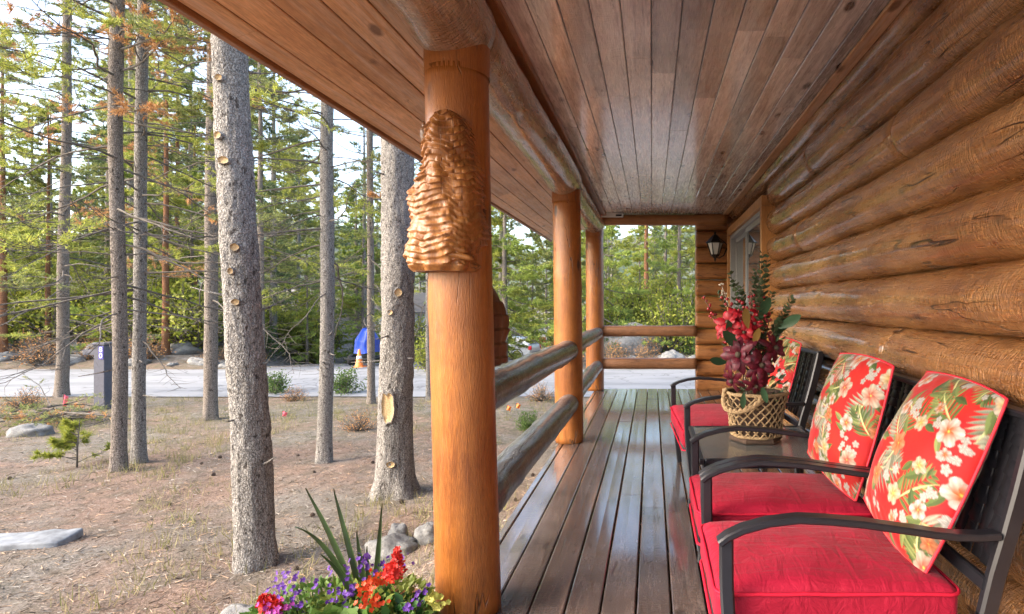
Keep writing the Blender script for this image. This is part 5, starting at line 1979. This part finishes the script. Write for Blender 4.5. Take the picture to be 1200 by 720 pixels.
# sapling
p = gpos(90, 548)
t = thing('sapling', 'small yellow-green pine sapling in front of the slim close pair of pines', 'sapling', p)
mb = MB(); mb.tube([(0, 0, -.05), (.01, 0, .3), (.03, .01, .62)], [.012, .009, .004], 6); obj('stem', mb, M['deadtwig'], t)
mb = MB()
R = np.random.RandomState(12)
for k in range(15):
    z = .06 + .5 * (k / 15)
    branch(mb, R, Vector((.02 * z, 0, z)), R.uniform(2.2, 4.2) if k % 3 else R.uniform(0, 6.28), R.uniform(.25, .55) * (1 - k / 22), .35, .006, 5, 4, 12, .075, .010, 0, 1, start=.35, curl=.9)
obj('needles', mb, [M['deadtwig'], M['leaf_bright']], t, smooth=False)
p = gpos(388, 482)

# flags
M['pink'] = simple('pink_flagging', (.80, .10, .16), .6, var=.1)
M['orange'] = simple('orange_flagging', (.85, .22, .04), .6, var=.1)
def flag(label, px, py, h, mat, tall=False):
    p = gpos(px, py)
    t = thing('survey_flag', label, 'survey flag', p, 0, 'survey flags in the yard')
    mb = MB(); mb.tube([(0, 0, -.05), (0.005, 0, h * .5), (.0, 0, h)], .004 if not tall else .009, 6); obj('stake', mb, M['deadtwig'], t)
    mb = MB()
    mb.grid(lambda u, v: Vector((u * .09 * (1 - .3 * v), .02 * math.sin(u * 7 + v * 3), h - .005 - v * (.09 if not tall else .22) - u * .03)), 8, 6)
    b = len(mb.v)
    o = obj('flag', mb, mat, t)
    md = o.modifiers.new('thick', 'SOLIDIFY'); md.thickness = .002
flag('pink flag on a leaning stake in front of the brush pile', 74, 487, .42, M['pink'], True)
flag('small pink flag on the ground between the brush pile and the dark address post', 100, 486, .10, M['pink'])
flag('tiny red flag on the verge, just right of the stout knotted trunk', 331, 489, .12, M['pink'])
flag('orange flag seen below the upper rail, close to the carved post', 594, 487, .20, M['orange'])
flag('orange flag seen below the upper rail, the one nearer the middle post', 605, 484, .20, M['orange'])

# address post
p = gpos(122, 479)
t = thing('address_post', 'dark square address post with blue number plate and side arm by the road', 'address post', p)
M['slate'] = simple('slate_painted_wood', (.075, .075, .095), .7, var=.15, nscale=20)
mb = MB(); mb.box((-.12, -.12, -.1), (.12, .12, 1.38), 0, .012); obj('shaft', mb, M['slate'], t, smooth=False)
mb = MB(); mb.box((-.14, -.14, 1.38), (.14, .14, 1.44), 0, .015); obj('cap', mb, M['slate'], t, smooth=False)
mb = MB(); mb.box((-.42, -.05, 1.16), (-.121, .05, 1.28), 0, .01); mb.box((-.40, -.052, 1.20), (-.16, -.0505, 1.24), 0); obj('side_arm', mb, M['slate'], t, smooth=False)
plate = MB(); plate.box((.0, -.132, 1.08), (.105, -.121, 1.36), 0, .003)
plate = obj('number_plate', plate, simple('blue_number_plate', (.07, .06, .30), .5), t, smooth=False)
def text(body, size, loc, rot, mat, parent, ext=.002):
    cu = bpy.data.curves.new('text', 'FONT'); cu.body = body; cu.size = size; cu.align_x = 'CENTER'; cu.align_y = 'CENTER'; cu.extrude = ext
    o = bpy.data.objects.new('numeral', cu); COL.objects.link(o)
    dg = bpy.context.evaluated_depsgraph_get()
    me = bpy.data.meshes.new_from_object(o.evaluated_get(dg))
    bpy.data.objects.remove(o)
    m = bpy.data.objects.new('numeral', me); COL.objects.link(m)
    me.materials.clear(); me.materials.append(mat)
    m.parent = parent; m.location = loc; m.rotation_euler = rot
    return m
text('8', .15, (.052, -.134, 1.285), (math.pi / 2, 0, 0), M['white'], plate)
text('0', .15, (.052, -.134, 1.155), (math.pi / 2, 0, 0), M['white'], plate)

# traffic cone
p = W(421, 0, 22.9); p.z = ground_z(p.x, p.y) + .02
t = thing('traffic_cone', 'orange traffic cone standing on the driveway in front of the blue tarp', 'traffic cone', p)
mb = MB(); mb.lathe((0, 0, 0), [(.17, .03), (.15, .06), (.035, .70), (.028, .71)], 20); obj('body', mb, M['orange'], t)
mb = MB(); mb.box((-.21, -.21, 0), (.21, .21, .032), 0, .01); obj('base', mb, M['orange'], t, smooth=False)
mb = MB(); mb.lathe((0, 0, 0), [(.109, .33), (.083, .45)], 20); obj('collar', mb, M['white'], t)

# tarp covered trailer
D = 26.2
p = W(431, 0, D); p.z = ground_z(p.x, p.y)
t = thing('trailer', 'small dark two-wheeled trailer under a blue tarp on the driveway', 'trailer', p)
M['tyre'] = simple('black_tyre', (.02, .02, .02), .8)
mb = MB(); mb.box((-.62, -.8, .32), (.62, .8, .40), 0, .01); mb.box((-.04, .8, .33), (.04, 1.9, .38), 0, .01); obj('bed', mb, M['tyre'], t, smooth=False)
for sx in (-1, 1):
    mb = MB()
    mb.tube([(sx * .64, 0, .26), (sx * .70, 0, .26), (sx * .76, 0, .26), (sx * .82, 0, .26)], [.23, .26, .26, .23], 24)
    w_ = obj('wheel', mb, M['tyre'], t, auto=40)
    mb = MB(); mb.tube([(sx * .81, 0, .26), (sx * .825, 0, .26)], [.13, .12], 16); obj('rim', mb, M['vinyl'], w_, auto=40)
mb = MB()
def tarp(u, v):
    a = 2 * math.pi * u
    k = math.copysign(abs(math.cos(a)) ** .5, math.cos(a)); l = math.copysign(abs(math.sin(a)) ** .5, math.sin(a))
    s = min(1, v * 1.7) ** .6
    z = lerp(1.65, .60, max(0, v - .25) / .75) if v > .25 else 1.65 + .08 * (1 - v / .25)
    wob = noise.noise(Vector((k * 2, l * 2, z * 2))) * .10 + .03 * math.sin(a * 13) * v
    tap = .62 + .25 * v
    return Vector((k * .46 * s * tap * (1 + wob), l * .75 * s * tap * (1 + wob), z + .10 * noise.noise(Vector((k * 1.5, l * 1.5, 4))) * (1 if v < .9 else .3)))
mb.grid(tarp, 60, 30, 0, True)
o = obj('tarp', mb, simple('blue_tarpaulin', (.015, .07, .50), .4, var=.3, nscale=6, bump=.5))
o.location = p
tag(o, 'bright blue tarp draped over the load on the small trailer', 'tarp')

# silver car
t = thing('parked_car', 'silver estate car parked among the trees, its tail towards the porch', 'car', (-9.35, 36.2, ground_z(-9.35, 36.2) + .03), math.radians(-9))
paint_ = NT('silver_car_paint'); M['silver'] = paint_.fin((.42, .45, .48), .3, metal=.5, coat=.8, coat_rough=.05)
side = [(-2.25, .30), (-2.30, .52), (-2.22, .72), (-1.9, .84), (-1.35, .93), (-1.0, .98), (1.9, 1.0), (2.12, .98), (2.2, .85), (2.22, .55), (2.15, .32)]
roofl = [(-1.05, .97), (-.45, 1.36), (-.1, 1.44), (.9, 1.46), (1.5, 1.40), (1.75, 1.30), (2.08, .99)]
def extrude_profile(mb, prof, w0, w1, zsplit, mi=0):
    n = len(prof)
    vs = []
    for (yy, k) in ((-w0, .97), (-w0 + .05, 1), (w0 - .05, 1), (w0, .97)):
        for (x, z) in prof:
            f = yy if z < zsplit else math.copysign(abs(yy) - (w0 - w1) * min(1, (z - zsplit) / .45), yy)
            vs.append((x * k, f, (z - .6) * k + .6))
    fs = [tuple(range(n - 1, -1, -1)), tuple(3 * n + i for i in range(n))]
    for r in range(3):
        for i in range(n):
            i2 = (i + 1) % n
            fs.append((r * n + i, r * n + i2, (r + 1) * n + i2, (r + 1) * n + i))
    mb.add(vs, fs, mi)
mb = MB(); extrude_profile(mb, side, .88, .86, 2); obj('body', mb, M['silver'], t, auto=30)
mb = MB(); extrude_profile(mb, roofl, .84, .66, .98); obj('cabin', mb, M['silver'], t, auto=30)
for sy in (-1, 1):
    for (a, b, c, d) in (((-.78, 1.03), (-.42, 1.31), (.12, 1.37), (.12, 1.03)), ((.2, 1.03), (.2, 1.37), (1.0, 1.385), (1.0, 1.03)), ((1.08, 1.03), (1.08, 1.38), (1.48, 1.33), (1.72, 1.03))):
        mb = MB()
        vs = []
        for o_ in (.012, -.03):
            for (x, z) in (a, b, c, d):
                yy = .84 - .18 * min(1, (z - .98) / .45) + o_
                vs.append((x, sy * yy, z))
        mb.add(vs, [(0, 1, 2, 3), (7, 6, 5, 4), (0, 4, 5, 1), (1, 5, 6, 2), (2, 6, 7, 3), (3, 7, 4, 0)])
        obj('side_window', mb, M['glass'], t, smooth=False)
    for x in (-1.42, 1.32):
        mb = MB()
        ys_ = (.70, .74, .86, .895)
        mb.tube([(x, sy * y, .33) for y in ys_], [.29, .33, .33, .29], 28)
        w_ = obj('wheel', mb, M['tyre'], t, auto=40)
        mb = MB()
        mb.tube([(x, sy * .87, .33), (x, sy * .902, .33)], [.22, .21], 24)
        for k in range(5):
            a = k * 1.2566
            mb.tube([(x, sy * .905, .33), (x + .2 * math.cos(a), sy * .905, .33 + .2 * math.sin(a))], [.03, .024], 6)
        obj('rim', mb, M['vinyl'], w_, auto=40)
        mb = MB()
        pts = [(x + .39 * math.cos(a), sy * .872, .33 + .39 * math.sin(a)) for a in np.linspace(-.1, math.pi + .1, 20)]
        mb.tube(pts, .035, 6); obj('wheel_arch', mb, M['tyre'], t)
    mb = MB(); mb.box((2.02, sy * .80 - .09, .66), (2.235, sy * .80 + .09, .92), 0, .03); obj('tail_light', mb, simple('red_tail_light', (.5, .01, .02), .2, coat=.8), t, smooth=False)
mb = MB()
mb.add([(1.80, -.60, 1.31), (1.80, .60, 1.31), (2.085, .70, 1.03), (2.085, -.70, 1.03), (1.74, -.6, 1.29), (1.74, .6, 1.29), (2.02, .7, 1.01), (2.02, -.7, 1.01)], [(0, 1, 2, 3), (7, 6, 5, 4), (0, 4, 5, 1), (1, 5, 6, 2), (2, 6, 7, 3), (3, 7, 4, 0)])
obj('rear_window', mb, M['glass'], t, smooth=False)
mb = MB(); mb.box((2.12, -.8, .34), (2.27, .8, .52), 0, .04); obj('bumper', mb, M['tyre'], t, smooth=False)
for sy in (-1, 1):
    mb = MB(); mb.tube([(-.2, sy * .58, 1.47), (-.1, sy * .58, 1.52), (1.35, sy * .58, 1.52), (1.5, sy * .58, 1.45)], .02, 8); obj('roof_rail', mb, M['tyre'], t)

# little sign past the car
p = W(636, 400, 40.5); p.z = ground_z(p.x, p.y)
t = thing('yard_sign', 'white roadside sign with a red patch beyond the tail of the silver car', 'sign', p)
mb = MB(); mb.box((-.05, -.05, -.2), (.05, .05, 1.7), 0, .01); obj('sign_post', mb, M['white'], t, smooth=False)
mb = MB(); mb.box((-.32, -.08, .7), (.32, -.052, 1.75), 0, .01); obj('panel', mb, M['white'], t, smooth=False)
mb = MB(); mb.box((-.24, -.09, .85), (.24, -.083, 1.22), 0, .0); obj('red_patch', mb, M['pink'], t, smooth=False)

# pale garage
gz = ground_z(-17.6, 44)
t = thing('garage', 'pale garage with big panelled doors glimpsed beside the carved post', 'garage', (-17.6, 44, gz))
M['siding'] = simple('pale_siding', (.68, .70, .74), .7, var=.06, nscale=5)
mb = MB(); mb.box((-3.4, 0, -.6), (3.4, 6, 3.0)); obj('wall', mb, M['siding'], t, smooth=False)
for x in (-1.7, 1.7):
    mb = MB()
    mb.box((x - 1.4, -.06, .0), (x + 1.4, -.01, 2.5), 0, .01)
    d = obj('door', mb, M['white'], t, smooth=False)
    for k in range(4):
        for q in range(4):
            mb = MB(); mb.box((x - 1.32 + q * .67, -.085, .08 + k * .61), (x - .73 + q * .67, -.062, .6 + k * .61), 0, .01)
            obj('door_panel', mb, M['white'], d, smooth=False)
for x in (-3.35, 0, 3.35):
    mb = MB(); mb.box((x - .14, -.12, -.5), (x + .14, -.002, 2.8), 0, .01); obj('corner_board', mb, M['vinyl'], t, smooth=False)
mb = MB(); mb.add([(-3.9, -.5, 2.95), (3.9, -.5, 2.95), (3.9, 3, 4.5), (-3.9, 3, 4.5), (3.9, 6.5, 2.95), (-3.9, 6.5, 2.95)], [(0, 1, 2, 3), (3, 2, 4, 5), (0, 3, 5), (1, 4, 2), (0, 5, 4, 1)])
obj('roof', mb, M['roofing'], t, smooth=False)

# ------------------------------------------------------------------ planter and flowers beside the deck
PX, PY = -1.10, 2.10
gz = ground_z(PX, PY)
rim = .135
t = thing('planter', 'wooden half barrel planter at the foot of the carved post, filled with flowers', 'planter', (PX, PY, gz))
h = rim - gz
mb = MB(); mb.lathe((0, 0, 0), [(.24, -.06), (.285, h * .3), (.31, h * .6), (.315, h * .85), (.31, h), (.285, h), (.28, h - .05)], 28); obj('barrel', mb, M['trim'], t, auto=40)
mb = MB()
for zz in (h * .22, h * .82):
    r_ = .285 if zz < h * .5 else .318
    mb.lathe((0, 0, zz), [(r_ - .004, -.022), (r_ + .004, -.02), (r_ + .005, .02), (r_ - .002, .022)], 28); obj('hoop', mb, M['lantern'], t, auto=40); mb = MB()
mb.lathe((0, 0, h - .06), [(.28, 0), (.27, .012), (.1, .03)], 28); obj('soil', mb, simple('dark_soil', (.03, .022, .016), .95, bump=.5), t)

R = np.random.RandomState(77)
def dome(n, cx, cy, rx, ry, z0_, hgt, jitter=.03):
    a = R.uniform(0, 6.28, n); rr = np.sqrt(R.uniform(0, 1, n))
    x = cx + rx * rr * np.cos(a); y = cy + ry * rr * np.sin(a)
    z = z0_ + hgt * np.sqrt(np.maximum(0, 1 - rr ** 2 * .9)) * R.uniform(.75, 1.05, n)
    return np.stack([x, y, z], 1)
def outward(P, cx, cy, up=.6):
    D = P - np.array([cx, cy, rim]) + R.normal(size=P.shape) * .12
    D[:, 2] = D[:, 2] * up + R.uniform(-.05, .12, len(P))
    return D / np.linalg.norm(D, axis=1, keepdims=True)
M['planter_leaf'] = foliage('planter_leaf', [(.05, .11, .02), (.09, .17, .035), (.14, .22, .05)], .3, .45)
M['planter_lime'] = foliage('planter_lime_leaf', [(.16, .22, .04), (.25, .29, .06)], .35, .5)
M['planter_dark'] = foliage('planter_broad_leaf', [(.03, .10, .02), (.05, .14, .03)], .25, .35)
def foliage_clump(name, label, cat, P, cx, cy, L, ratio, mat, group=None):
    t = thing(name, label, cat, (cx, cy, rim - .03))
    off = np.array([cx, cy, rim - .03])
    mb = MB()
    for p in P[::4]:
        q = p - off
        mb.tube([(q[0] * .2, q[1] * .2, -.02), tuple(q * .65 + np.array([0, 0, .01])), tuple(q)], [.003, .0025, .0015], 4)
    obj('stems', mb, M['planter_leaf'], t)
    mb = MB(); n = len(P)
    mb.leaf_quads(P - off, outward(P, cx, cy), L * R.uniform(.6, 1.2, n), L * ratio * R.uniform(.8, 1.2, n), 0, 3)
    obj('leaves', mb, mat, t, smooth=False)
    return t, off
def florets(parent, name, C, r, mat, petals=5, off=None):
    """five-petalled florets at the points C facing out"""
    mb = MB()
    for c in C:
        c = Vector(c) - Vector(off)
        ax = (Vector((c.x, c.y, .10)) + Vector((R.normal() * .15, -.08 + R.normal() * .15, R.normal() * .1))).normalized()
        u = ax.orthogonal().normalized(); w = ax.cross(u)
        rr = r * R.uniform(.8, 1.2)
        for k in range(petals):
            a = 2 * math.pi * k / petals + R.uniform(-.2, .2)
            d = u * math.cos(a) + w * math.sin(a)
            s = ax.cross(d)
            vs = [c, c + d * rr * .55 + s * rr * .42 + ax * rr * .15, c + d * rr + s * rr * .2 + ax * rr * .3, c + d * rr - s * rr * .2 + ax * rr * .3, c + d * rr * .55 - s * rr * .42 + ax * rr * .15]
            mb.add(vs, [(0, 1, 2, 3, 4)])
    return obj(name, mb, mat, parent, smooth=False)
M['purple'] = foliage('purple_petal', [(.07, .02, .20), (.11, .035, .28), (.18, .08, .36)], .25, .6)
M['magenta'] = foliage('magenta_petal', [(.24, .02, .20), (.32, .05, .26)], .25, .6)
M['salvia'] = foliage('scarlet_petal', [(.38, .012, .01), (.52, .025, .015)], .2, .5)
M['scarlet'] = foliage('orange_red_petal', [(.46, .04, .012), (.58, .075, .02)], .2, .5)
M['yellowpet'] = foliage('pale_yellow_petal', [(.36, .36, .07), (.45, .44, .12)], .25, .6)
def spot(px, py, D=2.05):
    p = W(px, py, D); return p
# purple lobelia mass at the left and middle
P = dome(620, PX - .13, PY, .24, .22, rim - .02, .14)
t, off = foliage_clump('flowering_plant', 'mound of purple flowers with fine green leaves at the left side of the planter', 'flowering plant', P, PX - .13, PY, .035, .5, M['planter_leaf'])
for (px, py) in ((338, 672), (330, 683), (345, 690), (362, 695), (385, 697), (348, 705), (322, 705), (333, 690), (352, 715), (341, 698)):
    c = spot(px, py, R.uniform(1.88, 2.1))
    florets(t, 'bloom', [c + Vector(R.normal(size=3) * .019) for _ in range(8)], .008, M['purple'], 5, off)
for (px, py) in ((318, 713), (326, 718), (330, 708), (312, 716)):
    c = spot(px, py, 1.95)
    florets(t, 'bloom', [c + Vector(R.normal(size=3) * .015) for _ in range(8)], .0085, M['magenta'], 5, off)
P = dome(520, PX + .05, PY + .06, .22, .2, rim - .02, .15)
t, off = foliage_clump('flowering_plant', 'taller purple flowers among the leaves at the centre of the planter, round the spiky blades', 'flowering plant', P, PX + .05, PY + .06, .04, .45, M['planter_lime'])
for (px, py) in ((392, 664), (398, 670), (424, 660), (428, 656), (410, 667), (442, 662), (409, 692), (410, 700), (400, 690), (436, 674), (384, 706), (470, 660)):
    c = spot(px, py, R.uniform(1.98, 2.2))
    florets(t, 'bloom', [c + Vector(R.normal(size=3) * .017) for _ in range(8)], .0085, M['purple'], 5, off)
# broad-leaved salvia
P = dome(150, PX + .11, PY - .03, .17, .17, rim - .03, .13)
t, off = foliage_clump('salvia', 'tall scarlet salvia with broad green leaves at the right side of the planter', 'flowering plant', P, PX + .11, PY - .03, .06, .42, M['planter_dark'])
def spike(t, off, tip, hgt, rad, mat, n=70):
    tip = Vector(tip); C = []
    for k in range(n):
        s = k / n
        a = k * 2.4
        r_ = rad * (.25 + .75 * s) * R.uniform(.7, 1.1)
        C.append(tip + Vector((r_ * math.cos(a), r_ * math.sin(a), -hgt * s)))
    florets(t, 'flower_spike', C, .0105, mat, 4, off)
spike(t, off, spot(465, 643, 2.0), .085, .024, M['salvia'], 48)
spike(t, off, spot(455, 662, 2.0), .05, .022, M['salvia'], 30)
spike(t, off, spot(462, 664, 1.95), .04, .022, M['salvia'], 24)
P = dome(130, PX + .06, PY - .16, .15, .12, rim - .02, .14)
t, off = foliage_clump('geranium', 'orange-red flower clusters low at the front of the planter', 'flowering plant', P, PX + .06, PY - .16, .06, .7, M['planter_leaf'])
for (px, py, n) in ((436, 682, 26), (441, 686, 26), (428, 691, 20), (437, 706, 18), (429, 702, 18), (444, 705, 14)):
    c = spot(px, py, 1.85)
    florets(t, 'bloom', [c + Vector(R.normal(size=3) * .014) for _ in range(n // 2)], .0085, M['scarlet'], 5, off)
P = dome(60, PX - .26, PY - .08, .09, .09, rim - .04, .10)
t, off = foliage_clump('salvia', 'short scarlet salvia at the far left of the planter', 'flowering plant', P, PX - .26, PY - .08, .06, .5, M['planter_leaf'])
for (px, py) in ((309, 698), (318, 700), (325, 703), (314, 706)):
    spike(t, off, spot(px, py, 1.98), .035, .020, M['salvia'], 26)
P = dome(150, PX + .24, PY + .0, .09, .10, rim - .05, .14)
t, off = foliage_clump('flowering_plant', 'trailing plant with pale yellow blooms at the right edge of the planter, touching the post', 'flowering plant', P, PX + .24, PY, .035, .5, M['planter_leaf'])
for (px, py) in ((510, 702), (516, 704), (506, 698), (513, 710)):
    florets(t, 'bloom', [spot(px, py, 2.0) + Vector(R.normal(size=3) * .012) for _ in range(8)], .0085, M['yellowpet'], 5, off)
for (px, py) in ((497, 692), (480, 712), (488, 705)):
    florets(t, 'bloom', [spot(px, py, 2.0) + Vector(R.normal(size=3) * .012) for _ in range(6)], .008, M['purple'], 5, off)
# spiky blades
t = thing('spike_plant', 'spiky dark green blades rising from the middle of the planter', 'spike plant', (PX + .06, PY + .05, rim - .02))
off = Vector((PX + .06, PY + .05, rim - .02))
M['blade'] = simple('spike_plant_blade', (.05, .085, .025), .4, var=.35, nscale=12)
for (px, py, D, bend) in ((358, 572, 2.1, .04), (391, 573, 2.15, .01), (448, 590, 2.1, -.03), (346, 618, 2.0, .10), (418, 622, 2.1, .0), (376, 650, 2.0, .05), (430, 640, 2.2, -.01)):
    tip = W(px, py, D) - off
    b0 = Vector((tip.x * .06, tip.y * .1, 0))
    m_ = (b0 + tip) / 2 + Vector((0, 0, bend * 1.6))
    n = 16
    vs = []
    for i in range(n + 1):
        s = i / n
        q = b0 * (1 - s) ** 2 + m_ * (2 * s * (1 - s)) + tip * s * s
        wd = .011 * (math.sin(math.pi * (.25 + .75 * s)) ** .7 if s < 1 else 0)
        sidev = Vector((.94, .33, 0))
        vs += [q - sidev * wd + Vector((0, -.003, 0)), q + Vector((0, .004, 0)), q + sidev * wd + Vector((0, -.003, 0))]
    fs = []
    for i in range(n):
        for k in (0, 1):
            fs.append((i * 3 + k, i * 3 + k + 1, (i + 1) * 3 + k + 1, (i + 1) * 3 + k))
    mb = MB(); mb.add(vs, fs); obj('blade', mb, M['blade'], t)

# ------------------------------------------------------------------ litter on the ground
R = np.random.RandomState(5)
def scatter(n, y0, y1, pw=1.6):
    out = []
    while len(out) < n:
        y = y0 + (y1 - y0) * R.random_sample() ** pw
        pxr = R.uniform(-120, 700)
        x = (pxr - VPX) * y / F
        if x > -.95 and y < 9.2: continue
        out.append((x, y, ground_z(x, y)))
    return np.array(out)
P = scatter(26000, 2.0, 13.5)
mb = MB()
n = len(P)
a = R.uniform(0, 6.28, n)
Dv = np.stack([np.cos(a), np.sin(a), R.uniform(-.02, .35, n)], 1); Dv /= np.linalg.norm(Dv, axis=1, keepdims=True)
P[:, 2] += .004
mb.tri_blades(P, Dv, R.uniform(.03, .10, n), R.uniform(.003, .009, n), R.randint(0, 3, n).tolist())
o = obj('pine_litter', mb, [simple('tan_fallen_needle', (.36, .24, .15), .9), simple('grey_twig', (.30, .27, .23), .9), simple('dark_bark_chip', (.07, .05, .035), .9)], smooth=False)
tag(o, kind='stuff')
P = []
for k in range(900):
    y = 2.6 + 11.2 * R.random_sample(); pxr = R.uniform(-60, 680); x = (pxr - VPX) * y / F
    if x > -1.0 and y < 9.2: continue
    dens = noise.noise(Vector((x * .35, y * .35, 2))) + (.35 if y > 9.5 else -.05) + (.5 if (-3.2 < x < -1.0 and 3.2 < y < 7) else 0)
    if dens < .12: continue
    for q in range(R.randint(8, 22)):
        P.append((x + R.normal() * .06, y + R.normal() * .06, ground_z(x, y)))
P = np.array(P); n = len(P)
Dv = R.normal(size=(n, 3)) * .35 + np.array([0, 0, 1]); Dv /= np.linalg.norm(Dv, axis=1, keepdims=True)
mb = MB(); mb.tri_blades(P, Dv, R.uniform(.05, .20, n), R.uniform(.004, .008, n), 0)
o = obj('dry_grass', mb, foliage('dry_grass_blade', [(.14, .15, .05), (.25, .23, .10), (.34, .29, .16)], .3, .8), smooth=False)
tag(o, kind='stuff')
# pine cones
pc = None
for (x, y, z) in scatter(34, 2.6, 9, 1.0):
    if pc is None:
        mb = MB()
        for k in range(26):
            a_ = k * 2.4; s = k / 26
            r_ = .022 * math.sin(math.pi * (s * .85 + .12))
            mb.sphere((r_ * math.cos(a_), r_ * math.sin(a_), .012 + s * .04 - .0), .009, 5, 4, 0, (1, 1, .6))
        pc = obj('pine_cone', mb, simple('brown_cone_scale', (.06, .04, .028), .85)); c = pc
        tag(pc, 'small brown pine cone lying in the needle litter', 'pine cone', 'fallen pine cones')
    else:
        c = pc.copy(); COL.objects.link(c)
    c.location = (x, y, z + .012); c.rotation_euler = (R.uniform(1.2, 1.8), 0, R.uniform(0, 6.28)); s = R.uniform(.6, 1.0); c.scale = (s, s, s)
